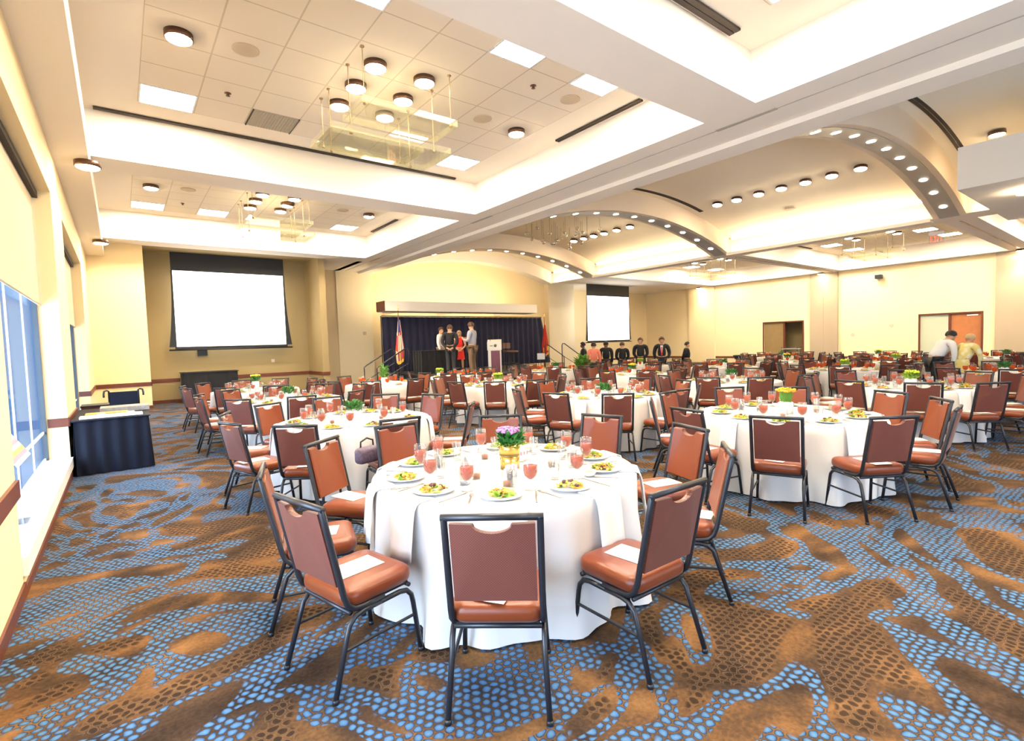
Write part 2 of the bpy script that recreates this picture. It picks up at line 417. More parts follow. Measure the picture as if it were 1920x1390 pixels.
# right wall with two door openings
DOORS = [(5.5, 7.72), (13.12, 15.32)]; DH = 2.38
rw = MB(); y = YN
for a, b in DOORS:
    rw.box(XR, XR+.2, y, a, 0, 5); rw.box(XR, XR+.2, a, b, DH, 5); y = b
rw.box(XR, XR+.2, y, YT+.2, 0, 5)
struct('wall_right', rw, 'wall')
rail = MB(); y = YN
for a, b in ((-2.0, 5.03), DOORS[0], (11.3, 12.7), DOORS[1], (18.5, 20.4)):
    rail.box(XR-.022, XR, y, a, .28, .40); y = b
rail.box(XR-.022, XR, y, YT, .28, .40)
struct('trim_3', rail, 'wood')
for k, (a, b) in enumerate(DOORS):
    d = empty('door_%d' % (k+1), (XR, (a+b)/2, 0)); d['kind'] = 'structure'; hw = (b-a)/2
    fr = MB().box(-.03, .2, -hw-.07, -hw, 0, DH+.07).box(-.03, .2, hw, hw+.07, 0, DH+.07).box(-.03, .2, -hw, hw, DH, DH+.07)
    if k == 0: fr.box(.0, .12, -.05, .05, 0, DH)
    else: fr.box(.0, .12, -.12, -.02, 0, DH)
    fr.build('door_frame', 'wood', d)
    if k == 0:
        MB().box(.05, .09, .05, hw, 0, DH).build('glass_leaf', 'frost_green', d)
        lf = MB().box(.05, .1, -hw, -.05, 0, DH).build('door_leaf', 'wood_door', d)
        MB().box(.02, .05, -hw+.12, -.6, DH-.12, DH-.06).build('door_closer', 'steel_white', lf)
    else:
        lf = MB().box(.05, .1, -.02, hw, 0, DH).build('door_leaf', 'door_tan', d)
        MB().box(.9, 1.0, -hw-.6, hw+.6, 0, 2.6).box(.2, .9, -hw-.6, -hw-.5, 0, 2.6).box(.2, .9, hw+.5, hw+.6, 0, 2.6).box(.2, 1., -hw-.6, hw+.6, 2.5, 2.6).build('corridor_wall', 'wall_shaded', d)
# partition pocket panels and pilasters on the right wall
for k, (a, b, mt_) in enumerate(((-2.0, 5.03, 'panel_greige'), (11.3, 12.7, 'panel_greige'), (18.5, 20.4, 'wall'))):
    p = MB(); n = 3 if k == 0 else 2 if k == 1 else 1
    for i in range(n):
        y0 = a+(b-a)*i/n; y1 = a+(b-a)*(i+1)/n
        p.box(XR-.10, XR, y0+.008, y1-.008, 0, 4.96)
    p.box(XR-.09, XR, a, b, 0, 4.96)
    struct('trim_%d' % (4+k), p, mt_)
wn = MB()
NW = [(1.2, 6.2), (9.6, 14.6), (19.5, 25.)]
x = XL-.3
for a, b in NW:
    wn.box(x, a, YN-.25, YN, 0, 6.6); wn.box(a, b, YN-.25, YN, 3.9, 6.6); wn.box(a, b, YN-.25, YN, 0, .3); x = b
wn.box(x, XR+.2, YN-.25, YN, 0, 6.6)
struct('wall_near', wn, 'wall')
for k, (a, b) in enumerate(NW):
    w = empty('window_%d' % (4+k), ((a+b)/2, YN-.2, .3)); w['kind'] = 'structure'; hw = (b-a)/2
    fr = MB()
    for i in range(6):
        xx = -hw+2*hw*i/5; fr.box(xx-.02, xx+.02, -.02, .02, 0, 3.6)
    for zz in (0, 3.55): fr.box(-hw, hw, -.025, .025, zz, zz+.05)
    fr.build('window_frame', 'steel_white', w)
    MB().box(-hw, hw, -.004, .004, 0, 3.6).build('pane', 'pane', w)

# ------------------------------------------------------------------ ceiling
cl = MB()
cl.box(XL-.4, 9.2, YN-.3, 21.2, CEI, CEI+.1)            # flat ceiling, left aisle
cl.box(19.4, XR+.3, YN-.3, YT+.3, CEI, CEI+.1)          # flat ceiling, right aisle
struct('ceiling', cl, 'ceil')
XB0, XB1 = -.20, 7.40
BAYS = [(-2.95, 3.77), (4.58, 11.03), (11.80, 18.40)]
RX0, RX1 = 20.5, 30.55
LIP = .10
def light_area(name, loc, rot, sx, sy, power, col=(1, .80, .52), spread=None):
    l = bpy.data.lights.new(name, 'AREA'); l.shape = 'RECTANGLE'; l.size = sx; l.size_y = sy; l.energy = power; l.color = col
    if spread: l.spread = spread
    o = bpy.data.objects.new(name, l); C.objects.link(o); o.location = loc; o.rotation_euler = rot
    return o
COVE = (1, .83, .56)
beams = MB(); ups = MB()
def bay_lights(x0, x1, y0, y1, p, left=True, right=True):
    t = .07
    if left: light_area('cove_lamp', (x0-t, (y0+y1)/2, SOF+.05), (PI, 0, 0), .05, y1-y0-.5, p*(y1-y0), COVE)
    if right: light_area('cove_lamp', (x1+t, (y0+y1)/2, SOF+.05), (PI, 0, 0), .05, y1-y0-.5, p*(y1-y0), COVE)
    light_area('cove_lamp', ((x0+x1)/2, y0-t, SOF+.05), (PI, 0, 0), x1-x0-.5, .05, p*(x1-x0), COVE)
    light_area('cove_lamp', ((x0+x1)/2, y1+t, SOF+.05), (PI, 0, 0), x1-x0-.5, .05, p*(x1-x0), COVE)
def coffer(x0, x1, y0, y1, mb):
    """faces of a recessed bay, set back behind a trough with a small lip"""
    t = .14; w = .03
    # troughs
    for a in ((x0-t, x0, y0-t, y1+t), (x1, x1+t, y0-t, y1+t), (x0, x1, y0-t, y0), (x0, x1, y1, y1+t)): mb.box(*a, SOF, SOF+.03)
    for a in ((x0-.02, x0, y0-.02, y1+.02), (x1, x1+.02, y0-.02, y1+.02), (x0, x1, y0-.02, y0), (x0, x1, y1, y1+.02)): mb.box(*a, SOF+.03, SOF+LIP)
T = .14
# left aisle beams across (between bays), solid between the faces of neighbouring bays
ys = [YN-.3]+[v for b in BAYS for v in b]+[19.2]
for i in range(0, len(ys), 2):
    a, b = ys[i], ys[i+1]
    beams.box(XB0-T, XB1+T, a+(T if i else 0), b-(T if i < len(ys)-2 else 0), SOF, CEI)
# bulkhead along the window wall and main beam
for b in BAYS: coffer(XB0, XB1, *b, beams)
beams.box(XL-.3, XB0-T, YN-.3, 19.2, SOF, CEI)
struct('ceiling_beams_left', beams, 'ceil')
bk = MB().box(XL-.02, XB0, YN, 19.2, 4.57, SOF-.002); struct('ceiling_bulkhead_left', bk, 'ceil')
mb_ = MB().box(XB1+T, 8.45, YN-.3, 22.0, SOF, CEI).box(XB1, XB1+T, 19.2, 22.0, SOF, CEI).box(6.1, 7.6, 19.2, 22.0, SOF, CEI+.05).box(8.45, 8.95, YN-.3, 22.0, 4.88, 5.64)
struct('ceiling_beam_main', mb_, 'ceil')
gr = MB().box(7.83, 7.85, YN, 21.8, SOF-.006, SOF+.01)
for yb in (4.18, 11.42, 18.6): gr.box(7.80, 7.88, yb-.5, yb+.45, SOF-.008, SOF+.01)
struct('trim_7', gr, 'rib_grey')
# right aisle
rb = MB()
ys = [YN-.3]+[v for b in BAYS for v in b]+[YT+.2]
for i in range(0, len(ys), 2):
    a, b = ys[i], ys[i+1]
    rb.box(RX0-T, RX1+T, a+(T if i else 0), b-(T if i < len(ys)-2 else 0), SOF, CEI)
for b in BAYS: coffer(RX0, RX1, *b, rb)
rb.box(RX1+T, XR+.2, YN-.3, YT+.2, SOF, CEI)
struct('ceiling_beams_right', rb, 'ceil')
rbm = MB().box(19.6, RX0-T, YN-.3, 22.0, SOF, CEI); struct('ceiling_beam_right', rbm, 'ceil')
g2 = MB()
for yb in (4.2, 11.42): g2.box(RX0+.2, RX1, yb-.03, yb+.03, SOF-.008, SOF+.01)
struct('trim_8', g2, 'bronze')
# vault
VX, VR, VZ = 14.22, 16.1, 5.84      # rib arc: centre line, radius, crown height
def arcz(x, dz=0): return VZ+dz-(VR-math.sqrt(VR*VR-(x-VX)**2))
n = 40; xs = [8.9+(19.62-8.9)*i/n for i in range(n+1)]
v = MB()
poly = [(x, arcz(x, .65)) for x in xs]+[(x, arcz(x, .65)+.1) for x in reversed(xs)]
vs = []; fs = []
for i, x in enumerate(xs):
    for yy in (YN-.3, YB+.1): vs += [(x, yy, arcz(x, .65)), (x, yy, arcz(x, .65)+.1)]
for i in range(n):
    a, b = 4*i, 4*i+4; fs += [(a, a+2, b+2, b), (a+1, b+1, b+3, a+3), (a, b, b+1, a+1), (a+2, a+3, b+3, b+2)]
v.add(vs, fs, 0, False)
v.sm = [k % 4 < 2 for k in range(len(v.sm))]
vo = struct('ceiling_vault', v, 'vault')
fa = MB().box(19.5, 19.6, YN-.3, 22, SOF, 5.50); struct('ceiling_fascia_right', fa, 'ceil')
# arched ribs
RIBY = [4.2, 11.42, 18.67, -2.9]
RIBN = ['nearest', 'second', 'farthest', 'hidden']
rx = [8.93+(19.5-8.93)*i/48 for i in range(49)]
arch_light_me = None
for k, yc in enumerate(RIBY[:3]):
    r = empty('ceiling_arch', (VX, yc, VZ)); r['kind'] = 'structure'
    m = MB()
    for i in range(48):
        a, b = rx[i], rx[i+1]
        m.prism([(a-VX, arcz(a)-VZ), (b-VX, arcz(b)-VZ), (b-VX, arcz(b, .7)-VZ), (a-VX, arcz(a, .7)-VZ)], 'y', -.38, .38, 0)
    m.build('arch_body', 'rib', r)
    m = MB()
    for i in range(48):
        a, b = rx[i], rx[i+1]
        m.prism([(a-VX, arcz(a)-VZ-.012), (b-VX, arcz(b)-VZ-.012), (b-VX, arcz(b)-VZ+.004), (a-VX, arcz(a)-VZ+.004)], 'y', -.235, .235, 0)
    m.build('grey_band', 'rib_grey', r)
# end arch at the stage wall
m = MB()
for i in range(48):
    a, b = rx[i], rx[i+1]
    m.prism([(a, arcz(a)-.02), (b, arcz(b)-.02), (b, arcz(b, .7)), (a, arcz(a, .7))], 'y', 21.6, 22.2, 0)
struct('ceiling_arch_stage', m, 'ceil')
# lights let into the ribs
m = MB().lathe([(.085, 0), (.085, -.012), (.07, -.014), (.0, -.016)], 18)
al_me = m.mesh('arch_light', ['lamp_lit_small'])
for k, yc in enumerate(RIBY[:3]):
    for j in range(11):
        x = 18.82-.93*j
        if x < 9.3: continue
        o = link('arch_light', al_me, loc=(x, yc, arcz(x)-.012)); o.rotation_euler = (0, math.asin((x-VX)/VR), 0)
        tag(o, 'round light in the %s ceiling arch, %s counted from its right foot' % (RIBN[k], ORD[j+1]), 'light', 'lights set in the ceiling arches')
# dark slot diffusers in the vault
for k, yc in enumerate((3.50, 10.72, -1.5)):
    m = MB(); sx = [12.3+(17.3-12.3)*i/24 for i in range(25)] if k == 0 else [12.5+(17.1-12.5)*i/24 for i in range(25)]
    for i in range(24):
        a, b = sx[i], sx[i+1]
        m.prism([(a, arcz(a, .65)-.012), (b, arcz(b, .65)-.012), (b, arcz(b, .65)+.03), (a, arcz(a, .65)+.03)], 'y', yc-.075, yc-.008)
        m.prism([(a, arcz(a, .65)-.012), (b, arcz(b, .65)-.012), (b, arcz(b, .65)+.03), (a, arcz(a, .65)+.03)], 'y', yc+.008, yc+.075)
    o = m.build('slot_diffuser', 'dark_slot')
    tag(o, ('dark curved air slot in the vault before the nearest arch', 'dark curved air slot in the vault before the second arch', 'dark curved air slot in the vault above the camera')[k], 'vent', 'air slots in the ceiling')
# hanging white bulkhead by the vault's right side, reaching back to the right beam
hb = MB().box(14.3, 19.6, YN, 2.96, 4.6, 5.48); struct('ceiling_bulkhead_right', hb, 'ceil')
# lamps in the coves of the vault
for a, b in ((4.6, 11.0), (11.85, 18.25), (19.1, 21.5), (-3.5, 3.8)):
    q = .25 if a > 19 else 1.25 if a < 0 else 1
    light_area('cove_lamp', (19.45, (a+b)/2, 5.52), (PI, math.radians(60), 0), .06, b-a-.2, 135*q*(b-a), (1, .80, .54), math.radians(75))
    light_area('cove_lamp', (9.05, (a+b)/2, 5.66), (PI, -math.radians(60), 0), .06, b-a-.2, 190*q*(b-a), (1, .78, .50), math.radians(75))
    # uplight on the white fascia, from the ledge of the right beam
    light_area('cove_lamp', (19.36, (a+b)/2, 4.93), (PI, 0, 0), .03, b-a-.4, 5*(b-a), COVE)
ledge = MB()
for a, b in ((4.6, 11.03), (11.8, 18.28)): ledge.box(19.28, 19.6, a, b, 4.86, 4.90).box(19.28, 19.30, a, b, 4.90, 4.97)
struct('trim_9', ledge, 'ceil')
for b in BAYS:
    bay_lights(XB0, XB1, *b, .05, left=False)
    bay_lights(RX0, RX1, *b, .4)

# tiles, light panels, speakers, vents, slots and downlights of a bay
def part_copy(me_list, name, loc, rz=0):
    r = empty(name, loc, rz)
    for nm, me in me_list: link(nm, me, r)
    return r
pl_frame = MB().box(-.385, .385, -.36, -.335, -.014, 0).box(-.385, .385, .335, .36, -.014, 0).box(-.385, -.36, -.335, .335, -.014, 0).box(.36, .385, -.335, .335, -.014, 0).mesh('panel_frame', ['steel_white'])
pl_lens = MB().box(-.36, .36, -.335, .335, -.010, -.004).mesh('lens', ['panel_lit'])
dn_rim = MB().lathe([(.165, 0), (.165, -.075), (.150, -.08), (.146, -.03)], 24).mesh('rim', ['bronze'])
dn_lens = MB().lathe([(.148, -.055), (.146, -.084), (.125, -.096), (.07, -.102), (0, -.104)], 24).mesh('lens', ['lamp_lit'])
sp_grill = MB().lathe([(.17, 0), (.17, -.010), (.155, -.014), (0, -.012)], 24).mesh('grille', ['speaker_tan'])
spk_me = MB().lathe([(.05, 0), (.05, -.008), (.02, -.012), (.02, -.04), (.035, -.045), (0, -.05)], 12).mesh('sprinkler', ['bronze'])
vent_me = MB(); vent_me.box(-.385, .385, -.36, .36, -.006, 0, 0)
for i in range(16):
    x = -.36+.72*i/15; vent_me.box(x-.006, x+.006, -.34, .34, -.02, -.006, 0)
vent_me.box(-.385, -.365, -.36, .36, -.02, 0, 1).box(.365, .385, -.36, .36, -.02, 0, 1)
vent_me = vent_me.mesh('vent', ['vent_grey', 'dark_slot'])
def ceil_thing(kind, x, y, label, z=CEI-.006, group=None):
    if kind == 'panel': return tag(part_copy([('panel_frame', pl_frame), ('lens', pl_lens)], 'light_panel', (x, y, z)), label, 'light', group or 'light panels in the ceiling')
    if kind == 'down': return tag(part_copy([('rim', dn_rim), ('lens', dn_lens)], 'ceiling_downlight', (x, y, z)), label, 'light', group or 'round ceiling lights')
    if kind == 'speaker': return tag(link('ceiling_speaker', sp_grill, loc=(x, y, z)), label, 'speaker', 'ceiling speakers')
    if kind == 'sprinkler': return tag(link('sprinkler_head', spk_me, loc=(x, y, z)), label, 'sprinkler', 'ceiling sprinklers')
    if kind == 'vent': return tag(link('air_vent', vent_me, loc=(x, y, z)), label, 'vent')
def tiles(x0, y0, nx, ny, k):
    m = MB().box(0, nx*.785, 0, ny*.73, -.006, .0); o = m.build('ceiling_tiles', 'ceil_tile', None, (x0, y0, CEI)); o['kind'] = 'structure'
tiles(.462, 4.62, 8, 8, 1); tiles(.462, 12.15, 8, 8, 2); tiles(.462, -2.6, 8, 8, 0)
tiles(21.5, 4.62, 11, 8, 3); tiles(21.5, 12.15, 11, 8, 4); tiles(21.5, -2.6, 11, 8, 5)
B1 = 'the near tiled bay'; B2 = 'the far tiled bay'; B0 = 'the bay overhead'
def bay_set(dy, bn, sp=True):
    tx = lambda i: .462+.785*(i+.5)
    g = []
    ceil_thing('panel', tx(0), 10.09+dy, 'square light panel at the left back corner of '+bn)
    ceil_thing('panel', tx(7), 10.09+dy, 'square light panel at the right back corner of '+bn)
    ceil_thing('panel', 2.43 if dy == 0 else 2.43, (5.71 if dy == 0 else 10.09+dy), 'square light panel second from the left in '+bn)
    ceil_thing('panel', 4.77, 5.71+dy-.0, 'square light panel at the front, left of two, in '+bn)
    ceil_thing('panel', 6.35, 5.71+dy, 'square light panel at the front right corner of '+bn)
    ceil_thing('down', .84, 7.98+dy, 'round light alone at the left edge of '+bn)
    ceil_thing('down', 6.38, 7.97+dy, 'round light alone at the right edge of '+bn)
    for (x, y, l) in ((3.2, 7.24, 'front left'), (3.99, 7.23, 'front right'), (3.18, 7.97, 'middle left'), (3.98, 7.96, 'middle right'), (3.18, 8.72, 'rear left'), (3.98, 8.70, 'rear right')):
        ceil_thing('down', x, y+dy, 'round light, %s of the six over the glass chandelier in %s' % (l, bn))
    for (x, y, l) in ((1.61, 7.9, 'left'), (5.54, 7.9, 'middle'), (6.37, 6.46, 'right')):
        ceil_thing('speaker', x, y+dy, 'round tan speaker grille, %s one of three in %s' % (l, bn))
    ceil_thing('sprinkler', 1.61, 9.37+dy, 'small sprinkler head on the left side of '+bn)
    ceil_thing('sprinkler', 5.54, 6.45+dy, 'small sprinkler head on the right side of '+bn)
bay_set(0, B1); bay_set(7.45, B2); bay_set(-7.25, B0)
ceil_thing('vent', 2.43, 10.09, 'grey slatted air vent in the back row of the near tiled bay')
for (x, y, l) in ((4.01, 15.34, 'left'), (6.37, 15.38, 'right')):
    o = link('ceiling_fixture', MB().lathe([(.16, 0), (.16, -.06), (.1, -.09), (0, -.1)], 20).mesh('ceiling_fixture', ['bronze']), loc=(x, y, CEI-.006)); tag(o, 'dark round unlit fixture, %s one in the far tiled bay' % l, 'light')
def slot(x0, x1, y0, y1, label, z=CEI-.037):
    m = MB()
    if x1-x0 > y1-y0: m.box(x0, x1, y0, (y0+y1)/2-.006, z, z+.03).box(x0, x1, (y0+y1)/2+.006, y1, z, z+.03)
    else: m.box(x0, (x0+x1)/2-.006, y0, y1, z, z+.03).box((x0+x1)/2+.006, x1, y0, y1, z, z+.03)
    tag(m.build('slot_diffuser', 'dark_slot'), label, 'vent', 'air slots in the ceiling')
slot(-.12, 6.86, 11.02, 11.10, 'long dark air slot along the back of the near tiled bay')
slot(7.34, 7.44, 5.76, 7.9, 'short dark air slot on the right of the near tiled bay')
slot(7.34, 7.44, 15.57, 17.64, 'short dark air slot on the right of the far tiled bay')
slot(.8, 6.88, 3.70, 3.86, 'wide dark air slot at the back of the bay overhead')
slot(24.5, 26.9, 10.95, 11.05, 'dark air slot at the back of the right aisle bay')
for y, l in ((10.05, 'nearer of two'), (16.6, 'farther of two')):
    ceil_thing('down', -.13 if False else -.22, y, 'round light under the window bulkhead, '+l, 4.57)
for i, y in enumerate((9.87, 9.17, 8.42, 7.71, 7.0, 6.28, 5.55)):
    o = ceil_thing('down', 16.72, y, 'round light in the vault row between the arches, %s from the stage end' % ORD[i+1], arcz(16.72, .65)-.012); o.rotation_euler = (0, math.asin((16.72-VX)/VR), 0)
for i, y in enumerate((16.93, 16.3, 15.7, 15.1, 14.4, 13.7)):
    o = ceil_thing('down', 16.72, y, 'round light in the vault row past the second arch, %s from the stage' % ORD[i+1], arcz(16.72, .65)-.012); o.rotation_euler = (0, math.asin((16.72-VX)/VR), 0)
o = ceil_thing('down', 16.72, 2.75, 'round light in the vault above the hanging white bulkhead', arcz(16.72, .65)-.012)
ceil_thing('speaker', 18.4, 8.2, 'small speaker grille low on the right of the vault', arcz(18.4, .65)-.012)
tag(link('ceiling_downlight', dn_lens, loc=(15.6, 2.1, 4.6)), 'round light under the hanging white bulkhead', 'light')
# right aisle bays
for (dy, bn) in ((0, 'the near right aisle bay'), (7.45, 'the far right aisle bay'), (-7.2, 'the right bay behind the camera')):
    for (x, y, l) in ((26.6, 6.5, 'front'), (28.9, 6.2, 'front right'), (26.9, 10.1, 'back middle'), (29.3, 10.0, 'back right'), (22.6, 8.9, 'left')):
        ceil_thing('panel', x, y+dy, 'square light panel, %s of %s' % (l, bn))
    for (x, y, l) in ((25.2, 7.3, 'front left'), (26.0, 7.3, 'front right'), (25.2, 8.8, 'rear left'), (26.0, 8.8, 'rear right')):
        ceil_thing('down', x, y+dy, 'round light, %s of four in %s' % (l, bn))
# glass chandeliers
def chandelier(x, y, label, sc_=1):
    r = empty('glass_chandelier', (x, y, CEI))
    tag(r, label, 'chandelier', 'glass tray chandeliers')
    def tray(x0, x1, y0, y1, z):
        m = MB().box(x0, x1, y0, y1, z, z+.018)
        m.box(x0, x1, y0, y0+.012, z, z+.10).box(x0, x1, y1-.012, y1, z, z+.10).box(x0, x0+.012, y0, y1, z, z+.10).box(x1-.012, x1, y0, y1, z, z+.10)
        return m
    tr = tray(-.75, .78, -.90, -.15, -.78).build('glass_tray', 'tray_glass', r)
    t2 = tray(-1.0, .98, -.35, .62, -.99).build('glass_tray', 'tray_glass', r)
    t3 = tray(-.78, .8, .25, 1.0, -.80).build('glass_tray', 'tray_glass', r)
    for xx in (-.69, .69):
        for yy, zz in ((-.85, -.76), (-.29, -.97), (.57, -.97), (.95, -.78)):
            rd = MB().tube([(xx, yy, 0), (xx, yy, zz)], .006, 6).lathe([(.03, 0), (.03, -.02), (.01, -.03)], 10, (xx, yy, 0)).lathe([(.022, .01), (.022, -.03), (0, -.035)], 10, (xx, yy, zz)).build('rod', 'bronze_gold', r)
chandelier(3.57, 7.78, 'glass tray chandelier on rods in the near tiled bay')
chandelier(3.57, 15.2, 'glass tray chandelier on rods in the far tiled bay')
chandelier(3.57, .55, 'glass tray chandelier on rods in the bay overhead')
chandelier(25.6, 8.0, 'glass tray chandelier in the near bay of the right aisle')
chandelier(25.6, 15.4, 'glass tray chandelier in the far bay of the right aisle')
# pendant cluster in the vault
pc = empty('pendant_cluster', (14.2, 14.9, arcz(14.2, .65))); tag(pc, 'cluster of small glass bubble pendants hanging in the vault past the second arch', 'chandelier')
rnd = random.Random(3)
for i in range(26):
    x = rnd.uniform(-1.3, 1.3); y = rnd.uniform(-1.2, 1.2); z0 = arcz(14.2+x, .65)-arcz(14.2, .65); z = -rnd.uniform(.35, .85)
    p = MB().tube([(x, y, z0), (x, y, z)], .004, 5).build('pendant_cord', 'bronze', pc)
    MB().ball((x, y, z-.07), .075, 0, 12, 8).build('glass_bubble', 'bubble_glass', p)
# exit sign, wall camera, wall devices
ex = empty('exit_sign', (22.1, 5.1, SOF)); tag(ex, 'red EXIT sign hung under the right aisle ceiling', 'sign')
ang = -math.atan2(22.1, 5.1)
ex.rotation_euler = (0, 0, ang+math.radians(8))
MB().box(-.20, .20, -.012, .012, -.37, -.11).build('sign_plate', 'acrylic', ex); MB().box(-.2, .2, -.03, .03, -.11, 0).build('sign_housing', 'steel_white', ex)
tb = MB()
def letter(mb, segs, x, w=.055, z0=-.34, h=.2, t=.018, y=-.02):
    for (x0, z0_, x1, z1_) in segs:
        a = Vector((x+x0*w, y, z0+z0_*h)); b = Vector((x+x1*w, y, z0+z1_*h)); mb.tube([a, b], t*.62, 4)
letter(tb, [(0, 0, 0, 1), (0, 0, 1, 0), (0, .5, .8, .5), (0, 1, 1, 1)], -.15)
letter(tb, [(0, 0, 1, 1), (0, 1, 1, 0)], -.06)
letter(tb, [(.5, 0, .5, 1)], .015)
letter(tb, [(.5, 0, .5, 1), (0, 1, 1, 1)], .09)
tb.build('lettering', 'exit_red', ex)
wc = empty('wall_camera', (XR-.02, 9.39, 4.44)); tag(wc, 'small dark camera mounted high on the right wall', 'camera')
MB().box(-.30, -.05, -.14, .14, -.1, .1).build('camera_body', 'black', wc); MB().tube([(0, 0, 0), (-.08, 0, 0)], .03, 8).build('bracket', 'steel_white', wc)
def wall_plate(name, loc, size, mat, label, cat, rx=0):
    m = MB().box(-size[0]/2, size[0]/2, -size[1]/2, size[1]/2, -size[2]/2, size[2]/2); m.box(-size[0]*.3, size[0]*.3, -size[1]*.75, size[1]*.75, -size[2]*.25, size[2]*.25)
    return tag(m.build(name, mat, None, loc), label, cat)
wall_plate('wall_thermostat', (XR-.012, 8.9, 1.95), (.02, .12, .12), 'speaker_tan', 'small wall plate above the rail left of the wooden door', 'switch')
wall_plate('wall_thermostat', (XR-.012, 10.6, 1.55), (.02, .12, .16), 'speaker_tan', 'small wall plate beside the middle greige panels', 'switch')
wall_plate('wall_outlet', (8.6, 21.84, 2.3), (.14, .02, .14), 'speaker_tan', 'small plate on the pale pier left of the stage', 'switch')
wall_plate('wall_connection_box', (2.31, 20.92, 1.66), (.30, .05, .20), 'black', 'small dark connection box on the wall under the left screen', 'box')
wall_plate('wall_outlet', (4.6, 20.935, 1.28), (.12, .02, .12), 'speaker_tan', 'small plate on the recess wall right of the black table', 'switch')
# glow lamps over the pocket panels of the right wall
for y, p, l in ((12.0, 30, 'over the middle greige panels'), (4.2, 45, 'over the near greige panels'), (19.4, 40, 'over the far pilaster'), (1.0, 40, 'over the greige panels behind the camera')):
    o = ceil_thing('down', XR-.42, y, 'round light '+l, SOF-.002)
    s = bpy.data.lights.new('wall_spot', 'SPOT'); s.energy = p*3; s.color = (1, .86, .58); s.spot_size = math.radians(95); s.spot_blend = .6; s.shadow_soft_size = .08
    so = bpy.data.objects.new('wall_spot', s); C.objects.link(so); so.location = (XR-.38, y, SOF-.12); so.rotation_euler = (0, math.radians(12), 0)

# ------------------------------------------------------------------ projection screens
def screen(x0, x1, z0, z1, ztop, y, label, flare):
    w = (x1-x0)/2; cx = (x0+x1)/2
    r = empty('projection_screen', (cx, y, z0)); tag(r, label, 'screen', 'projection screens')
    H = z1-z0; top = ztop-z0
    m = MB().box(-w-.04, w+.04, -.006, .006, H, top).build('black_drop', 'black', r)
    bd = MB(); n = 12; e = .05
    for s in (-1, 1):
        for i in range(n):
            ta, tb_ = i/n, (i+1)/n
            fa_ = e+flare*(1-ta)**2.2; fb = e+flare*(1-tb_)**2.2
            bd.prism([(s*(w-.02), H*ta), (s*(w+fa_), H*ta), (s*(w+fb), H*tb_), (s*(w-.02), H*tb_)], 'y', -.006, .006)
    bd.box(-w-.05, w+.05, -.006, .006, -.09, 0).build('border', 'black', r)
    MB().box(-w+.0, w-.0, -.010, -.006, .01, H).build('picture', 'screen_lit', r)
    MB().tube([(-w-flare-.06, 0, -.10), (w+flare+.06, 0, -.10)], .028, 8).build('weight_bar', 'black', r)
screen(1.54, 5.0, 1.88, 4.44, 5.05, 20.5, 'bright white projection screen in the recess left of the stage', .16)
screen(21.58, 25.24, 1.66, 4.28, 5.0, 20.9, 'bright white projection screen right of the stage', .12)
MB  # noqa
hs = MB().box(21.4, 25.5, 20.8, 21.0, 4.95, 5.3); struct('ceiling_screen_slot', hs, 'ceil')
# ------------------------------------------------------------------ stage
SZ = .60; SY0, SY1, SX0, SX1 = 14.35, 21.8, 8.6, 14.9
struct_stage = empty('stage_platform', ((SX0+SX1)/2, SY0, 0)); tag(struct_stage, 'low dark stage platform in front of the navy curtain', 'stage')
# footprint follows the arch opening: straight front
sxm = (SX0+SX1)/2
foot = [(8.35, 14.45), (12.9, 14.45), (16.9, 21.7), (9.2, 21.7)]
fm = [(a-sxm, b-SY0) for a, b in foot]
MB().prism(fm, 'z', SZ-.05, SZ).build('stage_deck', 'stage_deck', struct_stage)
fi = [(a*.985, b+.05 if b < 1 else b-.05) for a, b in fm]
MB().prism(fi, 'z', 0, SZ-.05).build('stage_skirt', 'black_cloth', struct_stage)
# valance box above the stage
vb = empty('stage_header', (12.7, 19.5, 3.13)); tag(vb, 'white lit header box across the wall above the navy curtain', 'header')
MB().box(-4.12, 3.88, 0, .85, 0, .40).build('header_front', 'ceil', vb); MB().box(-4.15, -4.12, .02, .83, .0, .40).build('end_panel', 'wood', vb)
MB().box(-4.12, 3.88, .02, .85, -.02, 0).build('header_underside', 'rib', vb)
for sx in (-3.0, -.2, 3.2): MB().box(sx-.05, sx+.05, .85, 2.69, .02, .12).build('bracket', 'ceil', vb)
light_area('cove_lamp', (12.7, 20.45, 3.45), (PI+math.radians(-50), 0, 0), 7.4, .10, 75, COVE)
# drape
def pleated(path, z0, z1, amp, freq, flare=0.0, seg=8):
    """pleated sheet along a polyline (x,y)"""
    pts = []; L = 0
    for i in range(len(path)-1):
        a = Vector(path[i]); b = Vector(path[i+1]); d = (b-a).length; k = max(2, int(d*freq*seg)); nrm = Vector((-(b-a).y, (b-a).x)).normalized()
        for j in range(k):
            t = j/k; pts.append((a+(b-a)*t, nrm, L+d*t))
        L += d
    pts.append((Vector(path[-1]), nrm, L))
    rows = 6; vs = []; fs = []
    for r in range(rows+1):
        f = r/rows; z = z1+(z0-z1)*f
        for p, nn, s in pts:
            w = math.sin(s*freq*2*PI+.6*math.sin(s*3))*amp*(.45+.55*f)
            q = p+nn*(w+flare*f); vs.append((q.x, q.y, z))
    k = len(pts)
    for r in range(rows):
        for j in range(k-1): fs.append((r*k+j, r*k+j+1, (r+1)*k+j+1, (r+1)*k+j))
    return vs, fs
dr = empty('pipe_and_drape', (12.8, 20.2, SZ)); tag(dr, 'tall navy pleated curtain standing along the back of the stage', 'curtain')
m = MB(); vs, fs = pleated([(-4.1, 0), (4.65, 0)], .0, 2.33, .06, 3.2, -.04)
vs2 = []
for (x, y, z) in vs:
    t = 1-z/2.33
    if x > 4.2: x = x+(x-4.2)/.45*t*.55
    vs2.append((x, y, z))
m.add(vs2, fs, 0, True).build('curtain', 'navy_drape', dr)
